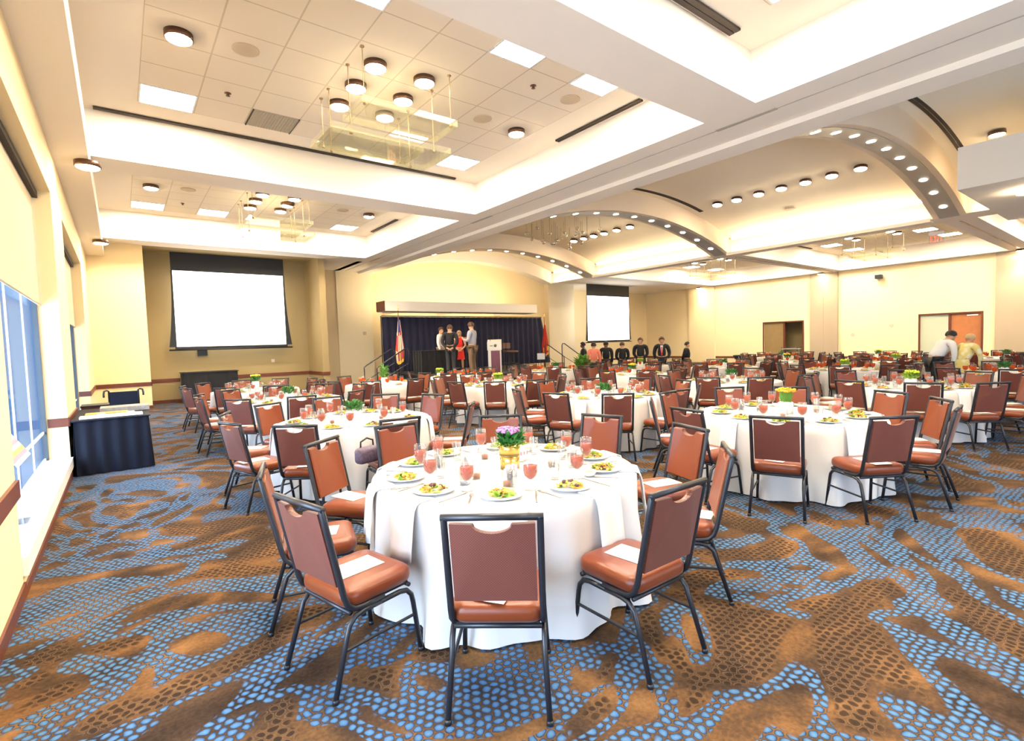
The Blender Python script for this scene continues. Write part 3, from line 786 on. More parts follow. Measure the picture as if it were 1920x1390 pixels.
MB().tube([(-4.1, 0, 2.36), (4.65, 0, 2.36)], .02, 8).build('top_pipe', 'black', dr)
for x in (-4.1, 0, 4.65): MB().tube([(x, .06, 0), (x, .06, 2.36)], .02, 8).box(x-.2, x+.2, -.1, .2, 0, .01).build('upright', 'black', dr)
# black skirted table on the stage
pt = empty('stage_table', (9.9, 17.6, SZ)); tag(pt, 'black draped table on the left half of the stage', 'table')
vs, fs = pleated([(-.95, -.4), (.95, -.4), (.95, .4), (-.95, .4), (-.95, -.4)], 0.01, .86, .02, 5, 0)
MB().add(vs, fs, 0, True).build('skirt', 'black_cloth', pt); MB().box(-.97, .97, -.42, .42, .86, .88).build('table_top', 'black_cloth', pt)
# lectern
lc = empty('lectern', (11.05, 15.5, SZ), math.radians(-38)); tag(lc, 'white lectern with plum front panel and microphone on the stage', 'lectern')
MB().box(-.24, .24, -.02, .40, 0, .82).build('body', 'lectern_white', lc); MB().box(-.13, .20, -.035, -.02, .0, .80).build('front_panel', 'lectern_plum', lc)
MB().prism([(-.05, .82), (.42, .82), (.42, 1.22), (-.05, 1.12)], 'x', -.26, .26).build('reading_top', 'lectern_white', lc)
em = MB().lathe([(.0, .0), (.05, .0), (.055, .006), (0, .012)], 14); em.xf(Matrix.Translation((.04, -.052, .99)) @ Matrix.Rotation(PI/2, 4, 'X')); em.box(-.16, -.05, -.056, -.05, .97, 1.0).build('emblem', 'gold_rim', lc)
mc = MB().tube([(-.15, .1, 1.15), (-.15, .02, 1.3), (-.17, -.05, 1.36)], .008, 6).build('microphone', 'black', lc)
# stools
for i, (x, y, l) in enumerate(((12.5, 16.3, 'nearer'), (13.0, 17.2, 'farther'))):
    st = empty('bar_stool', (x, y, SZ), .5); tag(st, 'dark brown stool with back on stage right of lectern, %s one' % l, 'stool', 'stools on the stage')
    MB().slab(.4, .4, .68, .76, .06, .03).build('seat', 'leather', st)
    MB().box(-.19, .19, .17, .20, .85, 1.08).build('backrest', 'leather', st)
    for sx in (-1, 1):
        for sy in (-1, 1): MB().tube([(sx*.16, sy*.16, .7), (sx*.2, sy*.2, 0)], .016, 6).build('leg', 'black', st)
        MB().tube([(sx*.17, .18, .72), (sx*.17, .19, 1.0)], .012, 6).build('back_post', 'black', st)
    MB().tube([(-.185, -.185, .25), (.185, -.185, .25), (.185, .185, .25), (-.185, .185, .25)], .01, 6, closed=True).build('foot_ring', 'black', st)
# white sign board on the right edge of the stage
wb = empty('sign_board', (14.05, 16.35, SZ), math.radians(-40)); tag(wb, 'small blank white board leaning at the right end of the stage', 'board')
MB().box(-.16, .16, -.008, .008, .34, .60).build('board', 'brochure_white', wb)
for sx in (-1, 1): MB().tube([(sx*.1, .01, .4), (sx*.14, .06, 0)], .01, 6).build('easel_leg', 'black', wb)
MB().tube([(0, .01, .4), (0, .22, 0)], .01, 6).build('easel_leg', 'black', wb)
# stairs with rails at both ends of the stage
def stairs(x, y, rz, label):
    r = empty('stage_stairs', (x, y, 0), rz); tag(r, label, 'stairs', 'stairs at the ends of the stage')
    for i in range(3):
        MB().box(-.55, .55, -.30*(3-i), -.30*(2-i), .18*i if False else 0, .2*(i+1)-.02).build('step', 'wood_door' if False else 'stage_deck', r)
    for sx in (-.55, .55):
        p = [(sx, -1.0, 0), (sx, -1.0, .98), (sx, -.92, 1.05), (sx, 0, 1.58), (sx, .1, 1.58), (sx, .14, 1.5), (sx, .14, .6)]
        MB().tube(p, .02, 8).tube([(sx, -1.0, .5), (sx, .14, 1.1)], .012, 6).build('hand_rail', 'frame_black', r)
stairs(7.6, 16.4, -PI/2, 'short dark stairs with black hand rails at the left end of the stage')
stairs(14.75, 16.2, PI/2, 'short dark stairs with black hand rails at the right end of the stage')
# flags
def flag(x, y, z, H, label, us):
    r = empty('flag_on_pole', (x, y, z)); tag(r, label, 'flag', 'flags beside the stage')
    MB().lathe([(.17, 0), (.17, .03), (.06, .08), (.03, .14)], 16).build('base', 'gold', r)
    MB().tube([(0, 0, .1), (0, 0, H)], .014, 8).build('pole', 'wood', r)
    MB().lathe([(.0, H+.22), (.012, H+.16), (.03, H+.08), (.012, H+.02), (.02, H)], 10).build('spear_top', 'gold', r)
    rows, n = 14, 40; vs = []; fs = []; mi = []
    zt, zb = H-.32, 1.12
    for i in range(rows+1):
        f = i/rows; rad = .025+.105*min(1, f*1.5)-.03*max(0, f-.8)*3
        for j in range(n):
            a = 2*PI*j/n; w = 1+.28*math.sin(a*7+f*2)
            vs.append((rad*w*math.cos(a)+.02, rad*w*.8*math.sin(a), zt+(zb-zt)*f+.10*math.sin(a+1)*f))
    m = MB()
    for i in range(rows):
        for j in range(n):
            if us:
                k = 2 if (i < 4 and j % 12 < 7) else 3 if j % 10 == 7 else (j//2+i//5) % 2
            else: k = 0 if not (9 < i < 12 and j % 10 < 4) else 1
            if i == rows-1: k = 3 if us else 1
            m.add([vs[i*n+j], vs[i*n+(j+1) % n], vs[(i+1)*n+(j+1) % n], vs[(i+1)*n+j]], [(0, 1, 2, 3)], k, True)
    m.build('flag_cloth', ['flag_red', 'flag_white', 'flag_blue', 'flag_gold'] if us else ['flag_scarlet', 'flag_gold'], r)
flag(8.05, 17.2, 0, 2.95, 'striped red and white flag furled on pole left of the stage', True)
flag(14.85, 17.0, 0, 2.75, 'scarlet flag furled on pole right of the stage', False)

# ------------------------------------------------------------------ banquet tables and chairs
ROWN = ['window row', 'second row', 'third row', 'fourth row', 'fifth row', 'sixth row']
TABLES = [  # x, y, row, seat angles (deg) or phase, detail, pot
    (2.15, 2.94, 0, [232, 194, 163, 128, 96, 55, 17, -19, -51, 269], 2, 'pink'),
    (2.30, 6.30, 0, [20, 51, 84, 120, 157, 195, 228, 267, 318], 2, 'green'),
    (2.40, 9.86, 0, 12, 1, 'green'),
    (2.48, 13.1, 0, 20, 1, 'yellow'),
    (5.98, 2.72, 1, [22, 53, 94, 130, 167, 202, 238, 276, 305, 336], 2, 'orange'),
    (6.30, 5.75, 1, [16, 52, 88, 124, 160, 195, 229, 265, 301, 338], 2, 'green'),
    (6.60, 9.15, 1, [12, 48, 84, 120, 165, 200, 232, 264, 300, 336], 1, 'lime'),
    (5.15, 11.95, 1, [20, 60, 110, 150, 200, 236, 275], 0, 'tall'),
    (10.16, 2.65, 2, [20, 56, 92, 128, 164, 200, 231, 264, 300, 336], 1, 'lime'),
    (9.85, 5.55, 2, [12, 48, 84, 120, 156, 194, 228, 264, 300, 336], 1, 'green'),
    (10.65, 8.75, 2, 16, 0, 'yellow'),
    (7.75, 12.55, 2, [20, 60, 150, 190, 226, 262, 310], 0, 'lime'),
    (11.0, 12.1, 3, 10, 0, 'green'),
    (13.75, 2.1, 3, 14, 0, 'green'),
    (14.1, 5.0, 3, 16, 0, 'lime'),
    (14.3, 8.3, 3, 6, 0, 'green'),
    (14.2, 11.3, 4, 20, 0, 'lime'),
    (17.5, 1.2, 4, 14, 0, 'green'),
    (17.8, 5.0, 4, 24, 0, 'lime'),
    (17.7, 8.0, 4, 8, 0, 'yellow'),
    (21.3, 3.2, 5, 14, 0, 'green'),
    (21.3, 6.5, 5, 4, 0, 'yellow'),
    (21.2, 9.8, 5, 18, 0, 'green'),
]
RT = .915
cnt = {}
tables = []
for t in TABLES:
    cnt[t[2]] = cnt.get(t[2], 0)+1
    tables.append(dict(x=t[0], y=t[1], seats=(t[3] if isinstance(t[3], list) else [t[3]+36*i for i in range(10)]), det=t[4], pot=t[5], nm='%s table of %s' % (ORD[cnt[t[2]]], ROWN[t[2]]), first=(t[0] < 2.2)))
# table parts
tt = MB().lathe([(0, .715), (RT-.01, .715), (RT, .722), (RT, .742), (RT-.008, .75), (0, .75)], 40).mesh('table_top', ['panel_greige'])
lg = MB().tube([(.42, .42, .715), (.46, .46, .0)], .016, 8).mesh('leg', ['frame_black'])
def cloth_mesh(seed, nth=144, nr=10):
    rr = random.Random(seed); ph = [rr.uniform(0, 6.28) for _ in range(6)]; am = [rr.uniform(.5, 1) for _ in range(6)]
    fr = [9, 13, 17, 5, 22, 3]; wt = [.044, .040, .028, .014, .018, .012]
    m = MB(); vs = []; fs = []
    R0 = RT+.006
    rings = [(.3, .757, 0), (.7, .757, 0), (R0-.02, .757, 0), (R0-.004, .754, 0), (R0+.004, .745, 0)]
    for i in range(1, nr+1): rings.append((R0+.008, .745-.73*i/nr, i/nr))
    vs.append((0, 0, .757))
    for r, z, f in rings:
        for j in range(nth):
            a = 2*PI*j/nth
            w = sum(wt[q]*am[q]*math.sin(fr[q]*a+ph[q]) for q in range(6))
            q = r+(.028*f+w*f**.8 if f else 0)
            vs.append((q*math.cos(a), q*math.sin(a), z))
    for j in range(nth): fs.append((0, 1+j, 1+(j+1) % nth))
    for i in range(len(rings)-1):
        for j in range(nth): fs.append((1+i*nth+j, 1+i*nth+(j+1) % nth, 1+(i+1)*nth+(j+1) % nth, 1+(i+1)*nth+j))
    return m.add(vs, fs, 0, True).mesh('tablecloth', ['cloth'])
cloths = [cloth_mesh(i) for i in range(4)]
cloth_low = [cloth_mesh(i+9, 96, 5) for i in range(2)]

# chair: origin on the floor under the seat centre, sitter faces +y
def lean(y0, z0, z1, ang): return lambda z: y0-(z-z0)*math.tan(ang)
BACKY = lean(-.20, .45, .93, math.radians(12))
def chair_parts():
    P = {}
    P['seat'] = (MB().slab(.435, .425, .395, .485, .075, .036, (0, .01)), ['vinyl'])
    # backrest pad with the smile-shaped hand hold under the top rail
    pr = []; hw = .183; zb, zt = .522, .896
    pr += [(-hw, zb), (hw, zb), (hw, zt)]
    for i in range(11):
        a = PI*i/10; pr.append((.085*math.cos(a), zt-.040*math.sin(a)))
    pr += [(-hw, zt)]
    def pad(front):
        m = MB(); n = len(pr); t0, t1 = ((.002, .020) if front else (-.014, .002))
        def pt(p, t, ins):
            x, z = p; cx, cz = 0, (zb+zt)/2
            x2 = x*(1-ins*.06); z2 = cz+(z-cz)*(1-ins*.04)
            bow = -.018*(1-(x/hw)**2)
            return (x2, BACKY(z2)+t+bow, z2)
        vs = [pt(p, t0, 0) for p in pr]+[pt(p, t1*.75, 0) for p in pr]+[pt(p, t1, 1) for p in pr]
        fs = []
        for k in range(2):
            for i in range(n): fs.append((k*n+i, k*n+(i+1) % n, (k+1)*n+(i+1) % n, (k+1)*n+i))
        # cap split in strips so that the concave top triangulates cleanly
        def cap(o):
            out = []; arc = [3+i for i in range(11)]
            out.append((o+1, o+2, o+arc[0]))
            for i in range(10): out.append((o+1, o+arc[i], o+arc[i+1])) if i < 5 else out.append((o+0, o+arc[i], o+arc[i+1]))
            out.append((o+0, o+1, o+arc[5])); out.append((o+0, o+arc[10], o+n-1))
            return out
        fs += cap(2*n)+[tuple(reversed(f)) for f in cap(0)]
        return m.add(vs, fs, 0, False)
    P['backrest'] = (pad(True), ['vinyl']); P['back_panel'] = (pad(False), ['vinyl_back'])
    m = MB(); hw2 = .205
    path = []
    for i in range(5): path.append((-hw2, -.20+.06*(i/4)**1.0*-1+.06, .395) if False else None)
    def side(s):
        p = [(s*hw2, .02, .388), (s*hw2, -.10, .389), (s*hw2, -.155, .397), (s*hw2, -.187, .425), (s*hw2, BACKY(.47), .47)]
        p += [(s*hw2*(1-.0*i), BACKY(.47+(.915-.47)*i/5), .47+(.915-.47)*i/5) for i in range(1, 6)]
        return p
    L = side(-1); R = side(1)
    m.tube(L+[(-hw2+.008, BACKY(.925), .925)], .0155, 8, flat=(1, 1)); m.tube(R+[(hw2-.008, BACKY(.925), .925)], .0155, 8)
    m.tube([(-hw2-.014, BACKY(.922), .922), (hw2+.014, BACKY(.922), .922)], .0155, 8)
    P['back_frame'] = (m, ['frame_black'])
    m = MB().tube([(-.2, .19, .378), (.2, .19, .378)], .012, 8).tube([(-.2, -.17, .378), (.2, -.17, .378)], .012, 8).box(-.19, .19, -.17, .19, .383, .397)
    P['seat_frame'] = (m, ['frame_black'])
    for s, nm in ((-1, 'l'), (1, 'r')):
        x = s*.208; xo = s*.222
        front = [(x, .0, .368), (x, .12, .368), (x, .165, .358), (x, .195, .325), (x, .206, .28), (xo, .235, .012)]
        rear = [(x, .0, .368), (x, -.10, .368), (x, -.15, .358), (x, -.185, .325), (x, -.20, .28), (xo, -.285, .012)]
        P['leg_f'+nm] = (MB().tube(front, .0135, 8).lathe([(.0, 0), (.016, 0), (.016, .02), (.012, .022)], 8, (xo, .235, 0)), ['frame_black'])
        P['leg_r'+nm] = (MB().tube(rear, .0135, 8).lathe([(.0, 0), (.016, 0), (.016, .02), (.012, .022)], 8, (xo, -.285, 0)), ['frame_black'])
        P['str_'+nm] = (MB().tube([(s*.212, .215, .21), (s*.212, -.225, .215)], .009, 6), ['frame_black'])
    return P
CP = chair_parts()
CNAME = {'leg_fl': 'leg', 'leg_fr': 'leg', 'leg_rl': 'leg', 'leg_rr': 'leg', 'str_l': 'stretcher', 'str_r': 'stretcher'}
CME = [(CNAME.get(k, k), mb.mesh(CNAME.get(k, k), mats)) for k, (mb, mats) in CP.items()]
lo = MB()
for k, (mb, mats) in CP.items():
    mi = ['vinyl', 'vinyl_back', 'frame_black'].index(mats[0])
    lo.add(mb.v, mb.f, mi); lo.sm[-len(mb.sm):] = mb.sm
chair_one = lo.mesh('banquet_chair', ['vinyl', 'vinyl_back', 'frame_black'])
paper_me = MB().box(-.080, .080, -.16, .11, 0, .003).mesh('program', ['paper'])

# tableware meshes
plate_me = MB().lathe([(0, .004), (.075, .004), (.085, .01), (.128, .018), (.130, .021), (.085, .014), (.0, .010)], 32).mesh('plate', ['china'])
def salad_mesh(seed, n=46, big=1.):
    rr = random.Random(seed); m = MB()
    for i in range(n):
        a = rr.uniform(0, 6.28); r = .075*math.sqrt(rr.random()); h = .014+.035*(1-(r/.08)**2)*rr.uniform(.3, 1)
        k = rr.choice([0, 0, 0, 0, 1, 1, 2, 2, 3]); s = rr.uniform(.010, .021)*big
        M = Matrix.Translation((r*math.cos(a), r*math.sin(a), h)) @ Matrix.Rotation(rr.uniform(0, 6), 4, 'Z') @ Matrix.Rotation(rr.uniform(-.9, .9), 4, 'X')
        if k == 0:
            vs = [(-s*1.5, 0, 0), (-s*.5, -s, .004), (s*.8, -s*.8, .002), (s*1.6, 0, .006), (s*.7, s*.9, .0), (-s*.6, s, .005), (0, 0, -.005)]
            vs = [M @ Vector(q) for q in vs]; m.add(vs, [(6, 0, 1), (6, 1, 2), (6, 2, 3), (6, 3, 4), (6, 4, 5), (6, 5, 0)], 0)
        elif k == 1:
            mm = MB().tube([(-s*1.3, 0, 0), (s*1.3, 0, .004)], s*.35, 5); m.add([M @ Vector(q) for q in mm.v], mm.f, 1)
        else:
            mm = MB().ball((0, 0, 0), s*.75, 0, 6, 4); m.add([M @ Vector(q) for q in mm.v], mm.f, k, True)
    return m.mesh('salad', ['lettuce', 'carrot', 'crouton', 'radicchio'])
salads = [salad_mesh(i) for i in range(4)]
salad_far = [salad_mesh(20+i, 22, 1.35) for i in range(2)]
def merged_plate(s):
    m = MB().lathe([(0, .004), (.075, .004), (.085, .01), (.128, .018), (.130, .021), (.085, .014), (.0, .010)], 20)
    rr = random.Random(s+50)
    for i in range(16):
        a = rr.uniform(0, 6.28); r = .07*math.sqrt(rr.random()); m.ball((r*math.cos(a), r*math.sin(a), .018+.02*rr.random()), .019, rr.choice([1, 1, 1, 2, 3]), 6, 3, (1, 1, .7))
    return m.mesh('salad_plate', ['china', 'lettuce', 'carrot', 'crouton'])
plate_far = [merged_plate(i) for i in range(3)]
gob_me = MB().lathe([(0, 0), (.038, 0), (.038, .004), (.010, .010), (.0065, .03), (.0065, .050), (.018, .062), (.038, .085), (.0455, .115), (.045, .155), (.040, .195), (.0375, .195), (.0425, .155), (.043, .115), (.035, .087), (.014, .066), (0, .064)], 24).mesh('goblet', ['drink_glass'])
m_tea = pbr('tea', (.42, .058, .007), .2, spec=.2)
tea_me = MB().lathe([(0, .066), (.013, .0675), (.034, .0885), (.042, .115), (.0415, .150), (0, .150)], 20).mesh('iced_tea', ['tea'])
gob_far = MB().lathe([(.034, .0), (.034, .004), (.008, .01), (.006, .05)], 10, m=0).lathe([(.0, .060), (.018, .064), (.038, .085), (.0455, .115), (.045, .150), (0, .151)], 12, m=1).lathe([(.045, .150), (.040, .195)], 12, m=0).mesh('iced_tea_goblet', ['drink_glass', 'tea'])
tum_me = MB().lathe([(0, 0), (.028, 0), (.030, .005), (.036, .135), (.0335, .135), (.0275, .012), (0, .012)], 20).mesh('tumbler', ['drink_glass'])
glass('water', (.97, .98, .98), .05, dif=.04, difcol=(.85, .88, .9))
wat_me = MB().lathe([(0, .0125), (.027, .0125), (.0325, .10), (0, .10)], 20).mesh('water', ['water'])
def cutlery(kind):
    m = MB()
    if kind == 'fork':
        m.prism([(-.007, -.10), (.007, -.10), (.005, .02), (.013, .05), (.013, .085), (-.013, .085), (-.013, .05), (-.005, .02)], 'z', 0, .003)
        for x in (-.009, -.003, .003, .009): m.box(x-.0015, x+.0015, .084, .105, 0, .003)
    else:
        m.prism([(-.005, -.12), (.005, -.12), (.005, .0), (.010, .02), (.009, .09), (.0, .115), (-.004, .02), (-.004, 0)], 'z', 0, .003)
    return m.mesh(kind, ['cutlery_steel'])
fork_me, knife_me = cutlery('fork'), cutlery('knife')
def napkin_mesh(seed):
    rr = random.Random(seed); m = MB(); w = .10; R = RT
    prof = [(.80, .7605), (.86, .7607), (R-.005, .7605), (R+.018, .752), (R+.034, .72), (R+.044, .66), (R+.052, .58), (R+.060, .50), (R+.066, .43)]
    n = 7; vs = []; fs = []
    for lay in (0, 1):
        for i, (r, z) in enumerate(prof):
            for j in range(n):
                u = j/(n-1)-.5; f = max(0, i-3)/5
                bulge = .008*math.sin(u*9+seed)*f
                vs.append((u*2*w*(1-.10*f), r+bulge+(.006*lay if i > 2 else 0), z+(.005*lay if i <= 3 else 0)-(.015*math.sin(seed+u*4)*f)))
    k = len(prof)*n
    for lay in (0, 1):
        for i in range(len(prof)-1):
            for j in range(n-1): fs.append((lay*k+i*n+j, lay*k+i*n+j+1, lay*k+(i+1)*n+j+1, lay*k+(i+1)*n+j))
    for i in range(len(prof)-1):
        for j in (0, n-1): fs.append((i*n+j, (i+1)*n+j, k+(i+1)*n+j, k+i*n+j))
    for i in (0, len(prof)-1):
        for j in range(n-1): fs.append((i*n+j, i*n+j+1, k+i*n+j+1, k+i*n+j))
    return m.add(vs, fs, 0, True).mesh('napkin', ['napkin'])
napkins = [napkin_mesh(i) for i in range(3)]
vot_me = MB().lathe([(0, 0), (.030, 0), (.034, .06), (.031, .06), (.027, .006), (0, .006)], 18).mesh('votive_glass', ['drink_glass'])
can_me = MB().lathe([(0, .006), (.025, .006), (.027, .035), (.004, .038), (0, .05)], 14).mesh('candle', ['candle'])
# centrepieces
def foliage(mb, rr, n, rad, z0, z1, ln, m, spread=1.):
    for i in range(n):
        a = rr.uniform(0, 6.28); r = rad*math.sqrt(rr.random()); z = rr.uniform(z0, z1)
        M = Matrix.Translation((r*math.cos(a), r*math.sin(a), z)) @ Matrix.Rotation(a, 4, 'Z') @ Matrix.Rotation(-rr.uniform(.1, 1.2)*spread, 4, 'Y')
        w = ln*.28
        vs = [M @ Vector(q) for q in ((0, 0, 0), (ln*.4, -w, .004), (ln, 0, 0), (ln*.4, w, .004), (ln*.45, 0, -.006))]
        mb.add(vs, [(0, 1, 4), (1, 2, 4), (2, 3, 4), (3, 0, 4)], m)
    return mb
def flowers(mb, rr, n, rad, z, m, s=.02):
    for i in range(n):
        a = rr.uniform(0, 6.28); r = rad*math.sqrt(rr.random()); c = (r*math.cos(a), r*math.sin(a), z+rr.uniform(-.02, .03)*(1-r/rad*.5))
        mb.ball(c, s*rr.uniform(.8, 1.2), m, 7, 4, (1, 1, .6))
    return mb
def pot(kind, x, y, label):
    r = empty('potted_centrepiece', (x, y, .757)); tag(r, label, 'centrepiece', 'centrepieces on the tables')
    rr = random.Random(hash((round(x*10), round(y*10))) % 1000)
    if kind == 'pink':
        MB().lathe([(0, 0), (.068, 0), (.070, .10), (.064, .102)], 28).build('pedestal', 'gold', r)
        MB().lathe([(.073, .098), (.075, .103), (.073, .108)], 28).build('dark_band', 'gold_rim', r)
        MB().lathe([(0, .102), (.074, .106), (.078, .19), (.071, .19), (.066, .16), (0, .16)], 28).build('pot', 'gold', r)
        foliage(MB(), rr, 190, .08, .17, .25, .065, 0).build('foliage', 'leaf', r)
        foliage(MB(), rr, 20, .08, .16, .20, .08, 0, .3).build('bract', 'leaf_light', r)
        flowers(MB(), rr, 80, .085, .275, 0, .012).build('flower_head', 'pink_flower', r)
    elif kind == 'orange':
        MB().slab(.13, .13, 0, .13, .02, .012).build('pot', 'white_pot', r)
        m = MB()
        for i in range(110):
            a = rr.uniform(0, 6.28); q = .055*math.sqrt(rr.random()); h = rr.uniform(.20, .27); m.tube([(q*math.cos(a), q*math.sin(a), .12), (q*1.5*math.cos(a), q*1.5*math.sin(a), h)], [.004, .002], 3)
        m.build('grass_blades', 'grass_leaf', r); flowers(MB(), rr, 40, .10, .265, 0, .018).build('flower_head', 'orange_flower', r)
    elif kind == 'tall':
        MB().slab(.13, .13, 0, .15, .02, .012).build('pot', 'white_pot', r); foliage(MB(), rr, 120, .07, .14, .42, .10, 0).build('foliage', 'grass_leaf', r)
    else:
        if kind == 'yellow' and x < 3: MB().lathe([(0, 0), (.06, 0), (.075, .20), (.07, .20), (.06, .02), (0, .02)], 20).build('pot', 'white_pot', r); z0 = .19
        else: MB().slab(.14, .14, 0, .12, .02, .012).build('pot', 'white_pot', r); z0 = .11
        foliage(MB(), rr, 130, .085, z0, z0+.10, .065, 0).build('foliage', 'leaf' if kind in ('green', 'yellow') else 'leaf_light', r)
        if kind == 'yellow': flowers(MB(), rr, 36, .10, z0+.14, 0, .022).build('flower_head', 'yellow_flower', r)
        if kind == 'lime': flowers(MB(), rr, 36, .10, z0+.12, 0, .022).build('flower_head', 'lime_flower', r)
POTN = {'pink': 'pink flowers in a gold pot', 'green': 'leafy green plant in a white pot', 'yellow': 'yellow flowers in a white pot', 'orange': 'tall orange flowers over green blades in a white pot', 'lime': 'lime flowers in a white pot', 'tall': 'tall leafy plant in a white pot'}
placed = []
NCH = 0
CAM2 = Vector((0, 0))
def seat_order(t):
    """seats clockwise (seen from above) from the one nearest the camera"""
    base = math.degrees(math.atan2(-t['y'], -t['x']))
    s = sorted(t['seats'], key=lambda a: abs((a-base+180) % 360-180))[0]
    return sorted(t['seats'], key=lambda a: (s-a) % 360)
def who(i):
    return ('nearest the camera' if i == 0 else '%s clockwise from camera side' % ORD[i])
KEEP_OUT = [(8.3, 14.2, 17, 22), (6.4, 15.8, 8.6, 17.1)]
def blocked(x, y):
    for a, b, c, d in KEEP_OUT:
        if a-.3 < x < c+.3 and b-.3 < y < d+.3: return True
    for px, py in placed:
        if (px-x)**2+(py-y)**2 < .46**2: return True
    return False
for t in tables: t['order'] = seat_order(t)
PEOPLE_XY = [(16.35, 3.35), (16.95, 3.05)]
for ti, t in enumerate(tables):
    x, y, nm = t['x'], t['y'], t['nm']
    r = empty('banquet_table', (x, y, 0)); tag(r, 'round banquet table under its white cloth, '+nm, 'table', 'round banquet tables')
    link('table_top', tt, r)
    for k in range(4): link('leg', lg, r, rz=PI/2*k)
    c = link('tablecloth', cloths[ti % 4] if t['det'] else cloth_low[ti % 2], loc=(x, y, 0), rz=ti*1.3)
    tag(c, 'floor-length white tablecloth draped over '+nm, 'tablecloth', 'white round tablecloths')
    px, py = (x, y)
    if ti == 0: px, py = 2.17, 2.90
    if ti == 5: px, py = 5.95, 5.45
    if ti == 11: px, py = 7.25, 12.9
    pot(t['pot'], px, py, POTN[t['pot']]+' on '+nm)
    for i, ang in enumerate(t['order']):
        a = math.radians(ang); jr = random.uniform(-.03, .03); dist = 1.20+jr
        if ti == 0: dist = {55: 1.2, 17: 1.3, -19: 1.30, 269: 1.17, 232: 1.22, 194: 1.26, 163: 1.27}.get(ang, 1.2)
        cx, cy = x+dist*math.cos(a), y+dist*math.sin(a); rz = a+PI/2+random.uniform(-.06, .06)
        ok = not blocked(cx, cy) and all((cx-q)**2+(cy-w)**2 > .42**2 for q, w in PEOPLE_XY) and all(math.hypot(cx-u['x'], cy-u['y']) > 1.1 for u in tables if u is not t)
        if ok:
            placed.append((cx, cy)); NCH += 1
            lab = 'rust banquet chair %s at the %s' % (who(i), nm)
            if t['det'] >= 1 and ti not in (3,):
                ch = empty('banquet_chair', (cx, cy, 0), rz)
                for pn, me in CME: link(pn, me, ch)
            else: ch = link('banquet_chair', chair_one, loc=(cx, cy, 0), rz=rz)
            tag(ch, lab, 'chair', 'rust banquet chairs around the tables')
            d2 = dist+random.uniform(-.02, .05)
            pg = link('program_sheet', paper_me, loc=(x+d2*math.cos(a), y+d2*math.sin(a), .4925), rz=rz+random.uniform(-.35, .35))
            tag(pg, 'cream program on the chair %s, %s' % (who(i), nm), 'paper', 'program sheets on the chairs')
        # place setting (diner sits at angle a, facing the centre)
        ux, uy = math.cos(a), math.sin(a); vx, vy = uy, -ux      # v: the diner's left/right axis
        def at(rad, off): return (x+ux*rad+vx*off, y+uy*rad+vy*off, .7585)
        w_ = who(i)
        if t['det'] >= 1:
            pr_ = empty('salad_plate', at(.70, random.uniform(-.02, .02))); tag(pr_, 'white plate of salad %s, %s' % (w_, nm), 'plate', 'salad plates')
            link('plate', plate_me, pr_); s_ = link('salad', salads[(i+ti) % 4], pr_, rz=i*1.1); s_['kind'] = 'stuff'
            g_ = empty('iced_tea_goblet', at(.57, -.175)); tag(g_, 'goblet of red iced tea %s, %s' % (w_, nm), 'glass', 'goblets of iced tea')
            link('goblet', gob_me, g_); link('iced_tea', tea_me, g_)
            g_ = empty('water_glass', at(.48, -.06)); tag(g_, 'clear water glass %s, %s' % (w_, nm), 'glass', 'water glasses')
            link('tumbler', tum_me, g_); link('water', wat_me, g_)
            if t['det'] == 2 or ti == 8:
                nk = link('napkin', napkins[(i+ti) % 3], loc=(x, y, 0), rz=a-PI/2+random.uniform(.02, .10)); tag(nk, 'white napkin hanging off %s, %s' % (w_, nm), 'napkin', 'napkins hanging from the tables')
            if t['det'] == 2:
                f_ = link('fork', fork_me, loc=at(.71, .18), rz=a+PI/2); tag(f_, 'steel fork %s, %s' % (w_, nm), 'fork', 'forks on the tables')
                f_ = link('knife', knife_me, loc=at(.71, -.20), rz=a+PI/2); tag(f_, 'steel knife %s, %s' % (w_, nm), 'knife', 'knives on the tables')
        else:
            p_ = link('salad_plate', plate_far[(i+ti) % 3], loc=at(.70, 0)); tag(p_, 'white plate of salad %s, %s' % (w_, nm), 'plate', 'salad plates')
            p_ = link('iced_tea_goblet', gob_far, loc=at(.54, -.17)); tag(p_, 'goblet of red iced tea %s, %s' % (w_, nm), 'glass', 'goblets of iced tea')
    if t['det'] >= 1:
        for k, (aa, side) in enumerate(((200, 'left'), (320, 'right'), (80, 'back'))):
            v_ = empty('votive_candle', (x+.34*math.cos(math.radians(aa)), y+.34*math.sin(math.radians(aa)), .7585)); tag(v_, 'small amber votive candle, %s one on the %s' % (side, nm), 'candle', 'votive candles')
            link('votive_glass', vot_me, v_); link('candle', can_me, v_)
